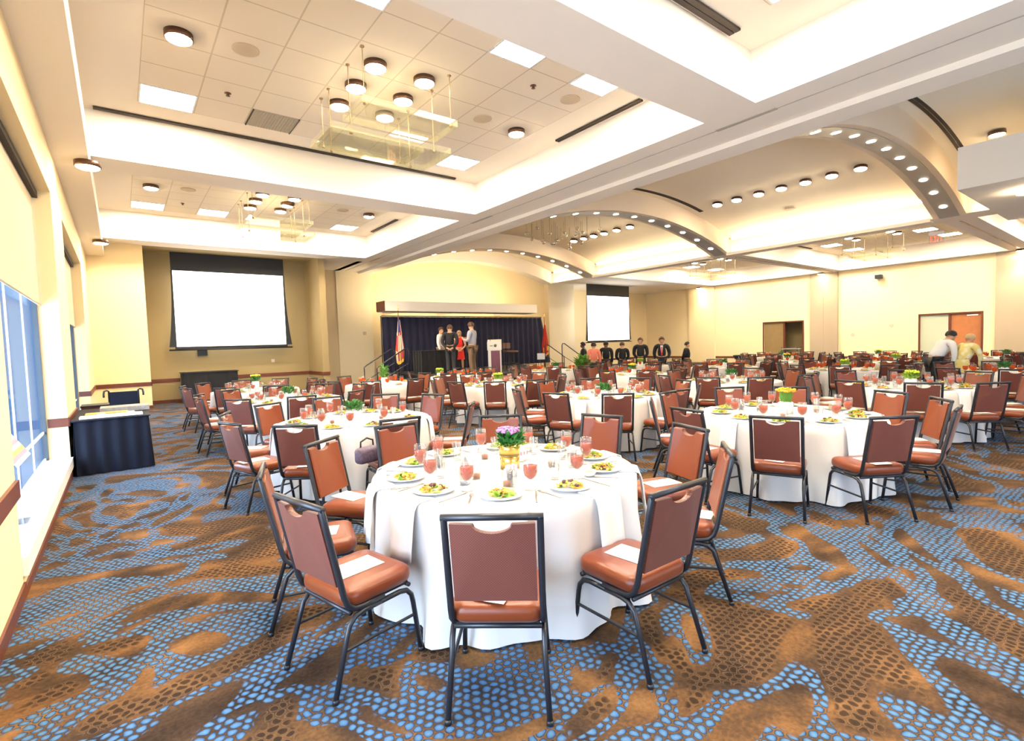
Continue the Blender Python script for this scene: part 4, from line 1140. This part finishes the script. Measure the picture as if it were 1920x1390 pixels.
# extras on the front table
def thing_at(name, x, y, z=.7585, rz=0): return empty(name, (x, y, z), rz)
hu = thing_at('hurricane_glass', 1.86, 2.52); tag(hu, 'clear hurricane glass with a candle in front of the gold pot', 'candle holder')
MB().lathe([(0, 0), (.036, 0), (.038, .11), (.036, .11), (.034, .008), (0, .008)], 22).build('glass_shade', 'drink_glass', hu); MB().lathe([(0, .008), (.026, .008), (.026, .04), (0, .044)], 16).build('candle', 'candle', hu)
tc_ = thing_at('table_card', 1.98, 3.14, rz=.5); tag(tc_, 'folded white table card behind the gold pot', 'card')
MB().prism([(-.05, 0), (-.048, 0), (0, .098), (.048, 0), (.05, 0), (0, .104)], 'x', -.06, .06).build('card', 'brochure_white', tc_)
for i, (x, y, l) in enumerate(((2.38, 3.02, 'right of'), (2.05, 2.72, 'left of'))):
    d_ = thing_at('sugar_caddy', x, y); tag(d_, 'white caddy of sugar packets just %s the gold pot' % l, 'caddy')
    MB().slab(.10, .06, 0, .045, .012, .008).build('caddy', 'china', d_)
    for k in range(8): MB().box(-.04+.01*k, -.034+.01*k, -.022, .022, .03, .075).build('sugar_packet', ('brochure_white', 'brochure_pink', 'paper')[k % 3], d_)
for i, (x, y, l) in enumerate(((2.5, 2.7, 'salt'), (2.55, 2.64, 'pepper'))):
    s_ = thing_at(l+'_shaker', x, y); tag(s_, 'small glass %s shaker on the right of the front table' % l, 'shaker')
    MB().lathe([(0, 0), (.02, 0), (.021, .02), (.016, .06), (0, .06)], 14).build('jar', 'drink_glass', s_); MB().lathe([(.017, .06), (.017, .072), (.01, .08), (0, .081)], 14).build('cap', 'chrome', s_)
for i, (x, y, l) in enumerate(((1.72, 2.78, 'left'), (2.42, 2.36, 'right'), (2.62, 3.25, 'back'))):
    s_ = thing_at('dessert_dish', x, y); tag(s_, 'small white bowl of dressing, %s one on the front table' % l, 'bowl')
    MB().lathe([(0, 0), (.03, 0), (.05, .035), (.047, .036), (.028, .006), (0, .006)], 18).build('bowl', 'china', s_); MB().lathe([(0, .025), (.040, .025)], 16).disc((0, 0, .0255), .041, 16).build('dressing', 'crouton', s_)
# handbag standing between the first two tables of the window row
hb = empty('handbag', (2.02, 4.10, .4925), .3)
hb.location = (1.93, 4.98, .4925)
tag(hb, 'purple patterned handbag on a chair seat between the first two window tables', 'bag')
MB().slab(.26, .13, 0, .16, .05, .04).build('bag_body', 'photo_purple', hb)
MB().tube([(-.08, 0, .15), (-.075, 0, .22), (0, 0, .25), (.075, 0, .22), (.08, 0, .15)], .009, 8).build('handle', 'black', hb)

# ------------------------------------------------------------------ window side furniture
sk = empty('skirted_table', (-.14, 10.15, 0)); tag(sk, 'navy skirted table by the windows holding papers and a black case', 'table')
vs, fs = pleated([(-.42, -.92), (.42, -.92), (.42, .92), (-.42, .92), (-.42, -.92)], .01, .755, .018, 5.5, -.03)
MB().add(vs, fs, 0, True).build('skirt', 'navy_cloth', sk); MB().slab(.90, 1.90, .752, .772, .06, .008).build('table_cover', 'navy_cloth', sk)
for sx in (-1, 1):
    for sy in (-1, 1): MB().tube([(sx*.33, sy*.8, .75), (sx*.33, sy*.8, 0)], .015, 6).build('leg', 'frame_black', sk)
def onsk(name, x, y, w, d, h, mat, label, cat, rz=0, z=.781):
    return tag(MB().box(-w/2, w/2, -d/2, d/2, 0, h).box(-w*.4, w*.4, -d*.4, d*.4, h, h+.003).build(name, mat, None, (x, y, z)), label, cat)
onsk('paper_stack', -.14, 9.40, .72, .26, .025, 'paper', 'long cream strip of papers along the front of the skirted table', 'papers')
onsk('name_badge_tray', -.2, 9.75, .50, .26, .03, 'crouton', 'low tray of name badges in the middle of the skirted table', 'tray')
onsk('black_case', .02, 10.25, .62, .45, .07, 'bag_grey', 'flat grey case lying at the far half of the skirted table', 'case')
for i, (x, l) in enumerate(((-.26, 'left'), (.08, 'right'))):
    tag(MB().slab(.10, .09, 0, .02, .02, .006).box(-.03, .03, -.02, .02, .02, .024).build('badge_card', 'brochure_white', None, (x, 9.38, .81)), 'small white card on the papers of the skirted table, %s one' % l, 'card')
bx = empty('storage_crate', (-.38, 11.3, 0)); tag(bx, 'dark brown crate behind the skirted table against the window pillar', 'crate')
MB().box(-.18, .18, -.22, .22, 0, .80).build('crate_body', 'wood', bx); MB().box(-.19, .19, -.23, .23, .80, .83).build('lid', 'black', bx)
wc = empty('wheelchair', (.02, 13.3, 0), PI); tag(wc, 'black wheelchair parked by the windows behind the skirted table', 'wheelchair')
MB().box(-.23, .23, .18, .21, .48, .92).build('backrest', 'navy_cloth', wc); MB().slab(.46, .42, .44, .48, .04, .015).build('seat', 'navy_cloth', wc)
for s in (-1, 1):
    MB().tube([(s*.24, -.2, .46), (s*.24, .2, .46), (s*.24, .2, .94), (s*.27, .24, .96), (s*.31, .31, .95), (s*.32, .34, .89), (s*.32, .34, .83)], .017, 8).build('push_handle', 'black', wc)
    w_ = MB().tube([(s*.29, .05+.29*math.cos(2*PI*i/28), .30+.29*math.sin(2*PI*i/28)) for i in range(28)], .014, 6, closed=True)
    for i in range(7):
        a = 2*PI*i/7; w_.tube([(s*.29, .05, .30), (s*.29, .05+.28*math.cos(a), .30+.28*math.sin(a))], .004, 4)
    w_.build('wheel', 'black', wc)
    MB().tube([(s*.22, -.28+.09*math.cos(2*PI*i/16), .10+.09*math.sin(2*PI*i/16)) for i in range(16)], .012, 6, closed=True).tube([(s*.22, -.28, .1), (s*.24, -.2, .46)], .01, 6).build('caster', 'black', wc)
# brochure stand on the sill of the nearest window
bs = empty('brochure_stand', (-.74, 5.95, SILL)); tag(bs, 'clear stand with colourful striped brochure on the nearest window sill', 'stand')
MB().box(-.05, .05, -.12, .12, 0, .008).box(-.012, .012, .06, .075, 0, .56).box(-.012, .012, -.075, -.06, 0, .56).build('acrylic_post', 'acrylic', bs)
m = MB(); cols = 7
for i in range(cols):
    a, b = i/cols, (i+1)/cols
    m.add([(.05-.13*a, -.36, .52+.22*a), (.05-.13*b, -.36, .52+.22*b), (.05-.13*b, .36, .52+.22*b), (.05-.13*a, .36, .52+.22*a), (.045-.13*a, -.36, .515+.22*a), (.045-.13*b, -.36, .515+.22*b), (.045-.13*b, .36, .515+.22*b), (.045-.13*a, .36, .515+.22*a)],
          [(0, 1, 2, 3), (7, 6, 5, 4), (0, 4, 5, 1), (2, 6, 7, 3), (1, 5, 6, 2), (3, 7, 4, 0)], [0, 1, 2, 0, 1, 0, 0][i])
m.build('brochure', ['brochure_white', 'brochure_pink', 'brochure_green'], bs)
# black counter table in the recess under the left screen
bt = empty('black_counter', (2.43, 20.45, 0)); tag(bt, 'long black draped counter in the recess under the left screen', 'table')
vs, fs = pleated([(-.82, -.35), (.82, -.35), (.82, .35), (-.82, .35), (-.82, -.35)], .01, .99, .02, 4, 0)
MB().add(vs, fs, 0, True).build('drape', 'black_cloth', bt); MB().box(-.85, .85, -.38, .38, .99, 1.02).build('counter_top', 'black', bt)
# console table, tub and cart on the right side
ct = empty('console_table', (30.5, 3.6, 0)); tag(ct, 'black console table against the near greige panels', 'table')
MB().box(-.3, .3, -1.2, 1.15, .54, .60).build('table_top', 'black', ct); MB().box(-.25, .25, -1.0, .8, .18, .54).build('shelf_box', 'black', ct)
for sx in (-1, 1):
    for sy in (-1.15, 1.1): MB().box(sx*.26-.03, sx*.26+.03, sy-.03, sy+.03, 0, .54).build('leg', 'panel_greige', ct)
tb_ = empty('tub_on_stand', (27.6, 14.9, 0)); tag(tb_, 'black round tub on a stand before the right wall', 'tub')
MB().lathe([(0, .25), (.3, .25), (.46, .52), (.48, .60), (.45, .60), (.42, .54), (0, .5)], 20).build('tub', 'black', tb_)
for k in range(4): MB().tube([(.22*math.cos(k*PI/2), .22*math.sin(k*PI/2), .26), (.3*math.cos(k*PI/2), .3*math.sin(k*PI/2), 0)], .02, 6).build('leg', 'black', tb_)
cr = empty('service_cart', (30.6, 13.6, 0)); tag(cr, 'grey service cart in the doorway with the tan door', 'cart')
MB().box(-.25, .25, -.45, .45, .40, .44).box(-.25, .25, -.45, .45, .82, .86).build('cart_shelf', 'bag_grey', cr)
for sx in (-.23, .23):
    for sy in (-.43, .43): MB().tube([(sx, sy, .05), (sx, sy, .95)], .015, 6).ball((sx, sy, .045), .045, 0, 8, 5).build('cart_post', 'black', cr)
# floor plant right of the stage
fp = empty('floor_plant', (12.55, 12.45, 0)); tag(fp, 'tall leafy floor plant near the stage right stairs', 'plant')
MB().lathe([(0, 0), (.14, 0), (.19, .40), (.17, .40), (.15, .35), (0, .35)], 18).build('planter', 'trouser_tan', fp)
foliage(MB(), random.Random(5), 170, .16, .38, 1.05, .26, 0).build('foliage', 'grass_leaf', fp)
MB().tube([(0, 0, .35), (.02, 0, 1.0)], .015, 6).build('stem', 'wood', fp)
#@@PEOPLE_BEGIN
# ------------------------------------------------------------------ people
def skinmesh(name, verts, edges, radii, mat, root=0, sub=1):
    me = bpy.data.meshes.new(name); me.from_pydata(verts, edges, []); o = bpy.data.objects.new(name, me); C.objects.link(o)
    bpy.context.view_layer.update()
    o.modifiers.new('s', 'SKIN')
    o.modifiers['s'].use_smooth_shade = True
    for i, r in enumerate(radii):
        sv = me.skin_vertices[0].data[i]; sv.radius = r if isinstance(r, tuple) else (r, r); sv.use_root = (i == root)
    if sub: m = o.modifiers.new('ss', 'SUBSURF'); m.levels = sub; m.render_levels = sub
    dg = bpy.context.evaluated_depsgraph_get(); out = bpy.data.meshes.new_from_object(o.evaluated_get(dg))
    bpy.data.objects.remove(o); bpy.data.meshes.remove(me)
    out.name = name; out.materials.clear(); out.materials.append(MATS[mat])
    out.polygons.foreach_set('use_smooth', [True]*len(out.polygons))
    return out
def person(label, loc, rz, H, top, bottom, hair, skin='skin', lean_=0., arms='down', dress=False, sleeves=True, hairstyle='short', tie=None, head_turn=0., knee=0., twist=0.):
    r = empty('person', loc, rz); tag(r, label, 'person')
    S = lambda *p: Vector(p)*H
    J = dict(pel=S(0, 0, .525), chest=S(0, .005, .70), nb=S(0, -.005, .815), neck=S(0, 0, .86), head=S(0, .018, .918), crown=S(0, .008, .962))
    for s, k in ((-1, 'l'), (1, 'r')):
        J['sh'+k] = S(s*(.124 if top == 'suit_black' else .112), -.005, .80)
        J['hip'+k] = S(s*.050, 0, .50); J['kn'+k] = S(s*.056, .012+knee*.2, .275); J['an'+k] = S(s*.060, -.012, .045); J['toe'+k] = S(s*.072, .075, .018)
        if arms == 'down': e, w, h = (s*.135, -.012, .635), (s*.132, .030, .50), (s*.128, .045, .455)
        elif arms == 'clasp_front': e, w, h = (s*.145, .02, .635), (s*.055, .095, .545), (s*.015, .11, .525)
        elif arms == 'clasp_back': e, w, h = (s*.155, -.055, .64), (s*.06, -.10, .53), (s*.012, -.115, .505)
        elif arms == 'hold': e, w, h = (s*.14, .01, .64), (s*.09, .13, .67), (s*.055, .165, .695)
        elif arms == 'pocket': e, w, h = (s*.160, -.03, .64), (s*.120, .03, .53), (s*.105, .05, .50)
        elif arms == 'reach': e, w, h = (s*.15, .10, .68), (s*.12, .20, .56), (s*.11, .235, .525)
        elif arms == 'raise_left' and s < 0: e, w, h = (s*.16, .03, .66), (s*.12, .11, .74), (s*.10, .13, .79)
        else: e, w, h = (s*.135, -.012, .635), (s*.132, .030, .50), (s*.128, .045, .455)
        J['el'+k], J['wr'+k], J['ha'+k] = S(*e), S(*w), S(*h)
    if lean_:
        M = Matrix.Translation(J['pel']) @ Matrix.Rotation(-lean_, 4, 'X') @ Matrix.Translation(-J['pel'])
        for k in list(J):
            if k[:3] not in ('hip',) and k[:2] not in ('kn', 'an') and k[:3] != 'toe' and k != 'pel': J[k] = M @ J[k]
        up = J['neck']
        M2 = Matrix.Translation(up) @ Matrix.Rotation(lean_*.55, 4, 'X') @ Matrix.Translation(-up)
        for k in ('head', 'crown'): J[k] = M2 @ J[k]
    R = dict(pel=.070, chest=.078, nb=.045, neck=.031, head=.054, crown=.038, sh=.038, el=.025, wr=.0165, ha=.018, hip=.050, kn=.033, an=.021, toe=.019)
    def grow(name, chain, extra, mat, hands=False, sub=1, scale=1.):
        idx = {}; vs = []; rs = []; es = []
        for ch in chain:
            for a in ch:
                if a not in idx:
                    idx[a] = len(vs); vs.append(tuple(J[a])); key = a if a in R else a[:-1]; rs.append(R[key]*H*scale+extra.get(key, extra.get('*', 0)))
            for a, b in zip(ch, ch[1:]): es.append((idx[a], idx[b]))
        if hands:
            for s, k in ((-1, 'l'), (1, 'r')):
                w, h = J['wr'+k], J['ha'+k]; d = (h-w).normalized()
                side = d.cross(Vector((s, 0, .01))).normalized(); 
                if side.length < .1: side = Vector((0, 1, 0))
                pn = side.cross(d).normalized()
                for q, (off, ln) in enumerate(((-.022, .068), (-.008, .080), (.008, .076), (.021, .060))):
                    b0 = h+side*off+d*.030; b1 = b0+d*ln*.55-pn*.006*s; b2 = b1+d*ln*.45-pn*.018*s
                    i0 = len(vs); vs += [tuple(b0), tuple(b1), tuple(b2)]; rs += [.0095, .0085, .007]; es += [(idx['ha'+k], i0), (i0, i0+1), (i0+1, i0+2)]
                b0 = h-side*.030+d*.002; b1 = b0-side*.016+d*.028
                i0 = len(vs); vs += [tuple(b0), tuple(b1)]; rs += [.011, .009]; es += [(idx['ha'+k], i0), (i0, i0+1)]
        if hands:
            hd = J['head']; up = (J['crown']-J['neck']).normalized(); fw = Vector((math.sin(head_turn), math.cos(head_turn), 0)); fw = (fw-up*fw.dot(up)).normalized(); rt = fw.cross(up)
            i0 = len(vs); vs += [tuple(hd+fw*.062*H/1.0*.9-up*.004*H), tuple(hd+fw*.055*H-up*.034*H)]; rs += [.010, .020]; es += [(idx['head'], i0), (idx['head'], i0+1)]
            for s in (-1, 1):
                i0 = len(vs); vs.append(tuple(hd+rt*s*.052*H-fw*.004*H)); rs.append(.012); es.append((idx['head'], i0))
        return skinmesh(name, vs, es, rs, mat, idx['pel'], sub)
    spine = ['pel', 'chest', 'nb', 'neck', 'head', 'crown']
    armc = [['nb', 'shl', 'ell', 'wrl', 'hal'], ['nb', 'shr', 'elr', 'wrr', 'har']]
    legc = [['pel', 'hipl', 'knl', 'anl', 'toel'], ['pel', 'hipr', 'knr', 'anr', 'toer']]
    body = grow('body', [spine]+armc+legc, {}, skin, True)
    link('body', body, r)
    ex = {'*': .022, 'chest': .038, 'pel': .026, 'nb': .016, 'sh': .026} if top == 'suit_black' else {'*': .016, 'chest': .028, 'pel': .020, 'nb': .014, 'sh': .020}
    if sleeves: link('jacket' if top == 'suit_black' else 'shirt', grow('shirt', [['pel', 'chest', 'nb'], ['nb', 'shl', 'ell', 'wrl'], ['nb', 'shr', 'elr', 'wrr']], ex, top), r)
    else: link('dress_top' if dress else 'shirt', grow('shirt', [['pel', 'chest', 'nb'], ['nb', 'shl'], ['nb', 'shr']], ex, top), r)
    if dress:
        a, b = J['pel']+Vector((0, 0, .06*H)), Vector((0, 0, .30*H)); b.x = a.x; b.y = a.y*.6
        prof = []; m = MB(); vs = []; fs = []; n = 20
        for i in range(6):
            f_ = i/5; c = a+(b-a)*f_; rad = H*(.072+.035*f_**.8)
            for j in range(n):
                q = 2*PI*j/n; w = rad*(1+.06*math.sin(q*6)*f_); vs.append((c.x+w*1.12*math.cos(q), c.y+w*.85*math.sin(q), c.z))
        for i in range(5):
            for j in range(n): fs.append((i*n+j, i*n+(j+1) % n, (i+1)*n+(j+1) % n, (i+1)*n+j))
        m.add(vs, fs, 0, True).build('skirt', bottom, r)
    else:
        link('trousers', grow('trousers', [['pel', 'hipl', 'knl', 'anl'], ['pel', 'hipr', 'knr', 'anr']], {'*': .020, 'pel': .017, 'an': .026, 'hip': .020}, bottom), r)
        if top == 'suit_black':      # jacket skirt over the hips
            a = J['pel']+Vector((0, 0, .05*H)); m = MB(); vs = []; fs = []; n = 20
            for i in range(4):
                f_ = i/3; c = a+Vector((0, 0, -.12*H*f_)); rad = H*(.075+.010*f_)+.018
                for j in range(n):
                    q = 2*PI*j/n; vs.append((c.x+rad*1.20*math.cos(q), c.y+rad*.88*math.sin(q), c.z))
            for i in range(3):
                for j in range(n): fs.append((i*n+j, i*n+(j+1) % n, (i+1)*n+(j+1) % n, (i+1)*n+j))
            m.add(vs, fs, 0, True).build('jacket_skirt', top, r)
    for k in 'lr':
        t_, a_ = J['toe'+k], J['an'+k]
        m = MB().slab(.095, .27, 0, .075, .045, .02); m.xf(Matrix.Translation(((t_.x+a_.x)/2, (t_.y+a_.y)/2+.01, 0))); m.build('shoe', 'black', r)
    hd = J['head']; up = (J['crown']-J['neck']).normalized(); fw = Vector((math.sin(head_turn), math.cos(head_turn), 0)); fw = (fw-up*fw.dot(up)).normalized(); rt = fw.cross(up)
    M = Matrix((( rt.x, fw.x, up.x, hd.x), (rt.y, fw.y, up.y, hd.y), (rt.z, fw.z, up.z, hd.z), (0, 0, 0, 1)))
    hm = MB(); nu, nv = 16, 10; vs = []; fs = []
    rad = .066*H
    for i in range(nv+1):
        ph = PI*.62*i/nv
        for j in range(nu):
            a = 2*PI*j/nu; fr_ = max(0, math.sin(a))
            ph2 = ph*(1-.48*fr_) if hairstyle != 'bald' else ph*.3
            q = rad*(1+.04*math.sin(5*a))
            z = .018*H+q*math.cos(ph2)*1.02
            if hairstyle == 'long' and i == nv and fr_ < .3: z -= .06*H
            vs.append(M @ Vector((q*.92*math.sin(ph2)*math.cos(a), -.006*H+q*1.05*math.sin(ph2)*math.sin(a), z)))
    for i in range(nv):
        for j in range(nu): fs.append((i*nu+j, i*nu+(j+1) % nu, (i+1)*nu+(j+1) % nu, (i+1)*nu+j))
    fs.append(tuple(range(nu)))
    hm.add(vs, fs, 0, True).build('hair', hair, r)
    for s in (-1, 1):
        e = MB().ball(M @ Vector((s*.022*H, .051*H, .006*H)), .0075, 0, 8, 5).build('eye', 'black', r)
    MB().ball(M @ Vector((0, .054*H, -.030*H)), .012, 0, 8, 4, (1.6, .5, .35)).build('mouth', 'dress_red' if dress else 'wood_door', r)
    if tie:
        c = J['chest']; MB().prism([(-.018, .16*H), (.018, .16*H), (.022, 0), (0, -.03*H), (-.022, 0)], 'y', .0, .006).xf(Matrix.Translation((0, c.y+.078*H+.026, c.z-.07*H))).build('tie', tie, r)
        MB().prism([(-.05, .19*H), (.05, .19*H), (.015, -.02*H), (-.015, -.02*H)], 'y', -.006, .0).xf(Matrix.Translation((0, c.y+.078*H+.026, c.z-.07*H))).build('shirt_front', 'shirt_white', r)
    return r
def face(x, y, tx, ty): return math.atan2(-(tx-x), ty-y)
STG = SZ
person('person on the stage in white shirt and tan trousers, half hidden by the black suit', (10.05, 17.7, STG), face(10.05, 17.7, 10.6, 17), 1.78, 'shirt_white', 'trouser_tan', 'hair_brown', arms='down', head_turn=.4)
person('person on the stage in a black suit, seen from behind, hands clasped', (9.55, 16.15, STG), face(9.55, 16.15, 10.6, 17.6), 1.80, 'suit_black', 'trouser_dark', 'hair_brown', arms='clasp_back')
person('person on the stage in a short red dress', (10.62, 17.25, STG), face(10.62, 17.25, 9.6, 15.6), 1.62, 'dress_red', 'dress_red', 'hair_blond', arms='clasp_front', dress=True, sleeves=False, hairstyle='long')
person('person on the stage in grey shirt and brown trousers facing the group', (9.72, 14.95, STG), face(9.72, 14.95, 9.5, 16.2)+.35, 1.84, 'shirt_grey', 'trouser_brown', 'hair_brown', arms='hold', head_turn=.4)
BK = [  # people standing beyond the tables at the far right
    ('person in dark clothes close behind the person in the salmon shirt', (14.25, 14.05), 1.62, 'suit_black', 'trouser_dark', 'hair_dark', 'skin_dark', 'down', None, (10, 20)),
    ('person in a salmon shirt and dark trousers, seen from behind', (13.55, 12.85), 1.60, 'shirt_salmon', 'trouser_dark', 'hair_dark', 'skin', 'down', None, (20, 20)),
    ('person in dark suit standing just right of the salmon shirt', (14.75, 13.35), 1.62, 'suit_black', 'trouser_dark', 'hair_dark', 'skin_dark', 'down', None, (20, 18)),
    ('short person in dark suit, second right of the salmon shirt', (15.1, 12.85), 1.58, 'suit_black', 'trouser_dark', 'hair_brown', 'skin', 'clasp_front', None, (20, 18)),
    ('tall person in black jacket standing alone under the wall, hands in front', (15.55, 12.35), 1.72, 'suit_black', 'trouser_dark', 'hair_brown', 'skin', 'clasp_front', None, (5, 5)),
    ('person in black suit with red tie facing the room, elbows out', (15.75, 11.55), 1.72, 'suit_black', 'trouser_dark', 'hair_brown', 'skin', 'pocket', 'dress_red', (4, 3)),
    ('person in black top standing farthest right along the far wall', (17.3, 11.55), 1.50, 'suit_black', 'trouser_brown', 'hair_dark', 'skin', 'clasp_back', None, (18, 10)),
]
for lab, (x, y), H, tp, bt_, hr, sk_, ar, tie, tgt in BK:
    person(lab, (x, y, 0), face(x, y, *tgt), H, tp, bt_, hr, sk_, arms=ar, tie=tie)
person('person in white shirt and black trousers bending over at the right', (15.9, 3.72, 0), face(15.9, 3.72, 17.4, 2.6), 1.80, 'shirt_white', 'trouser_dark', 'hair_dark', lean_=.72, arms='reach')
person('person in pale floral dress leaning over a table at the right', (16.0, 3.18, 0), face(16.0, 3.18, 17.6, 2.6), 1.60, 'floral', 'floral', 'hair_blond', lean_=.45, arms='reach', dress=True, hairstyle='short')
#@@PEOPLE_END

# ------------------------------------------------------------------ light, world, camera
wld = bpy.data.worlds.new('World'); sc.world = wld; wld.use_nodes = True
bg = wld.node_tree.nodes['Background']; bg.inputs[0].default_value = (.17, .36, .72, 1); bg.inputs[1].default_value = .42
DAY = (.66, .82, 1)
light_area('daylight', (-2.4, 4.0, 1.4), (0, -PI/2, math.radians(14)), 2.6, 5.0, 260, DAY)      # outside window 2
light_area('daylight', (-2.4, 10.2, 1.4), (0, -PI/2, math.radians(14)), 2.6, 4.4, 260, DAY)
light_area('daylight', (-2.2, .3, 1.6), (0, -PI/2, 0), 2.6, 4.8, 170, DAY)
for (a, b), p in zip(NW, (170, 90, 60)):
    light_area('daylight', ((a+b)/2, YN-1.0, 2.1), (PI/2, 0, 0), b-a, 3.4, p, DAY)

cam = bpy.data.cameras.new('camera'); co = bpy.data.objects.new('camera', cam); C.objects.link(co)
yaw, pitch, roll = (math.radians(a) for a in (37.38012811, -3.024305, -1.80083679))
f = Vector((math.sin(yaw)*math.cos(pitch), math.cos(yaw)*math.cos(pitch), math.sin(pitch)))
r0 = Vector((math.cos(yaw), -math.sin(yaw), 0)); u0 = r0.cross(f)
r = r0*math.cos(roll)+u0*math.sin(roll); u = -r0*math.sin(roll)+u0*math.cos(roll)
co.matrix_world = Matrix(((r.x, u.x, -f.x, 0), (r.y, u.y, -f.y, 0), (r.z, u.z, -f.z, 1.65), (0, 0, 0, 1)))
cam.sensor_fit = 'HORIZONTAL'; cam.sensor_width = 36; cam.lens = 36*959.5236/1920; cam.clip_start = .05; cam.clip_end = 200
sc.camera = co
sc.view_settings.view_transform = 'Standard'; sc.view_settings.look = 'None'; sc.view_settings.gamma = 1; sc.view_settings.exposure = 1.28
sc.view_settings.use_curve_mapping = False
cy = sc.cycles
cy.max_bounces = 6; cy.diffuse_bounces = 4; cy.glossy_bounces = 2; cy.transmission_bounces = 3; cy.transparent_max_bounces = 9
cy.sample_clamp_indirect = 4; cy.sample_clamp_direct = 0; cy.caustics_reflective = False; cy.caustics_refractive = False
cy.use_denoising = True; cy.use_adaptive_sampling = True; cy.adaptive_threshold = .06
print('CHAIRS', NCH, 'OBJECTS', len(bpy.data.objects))
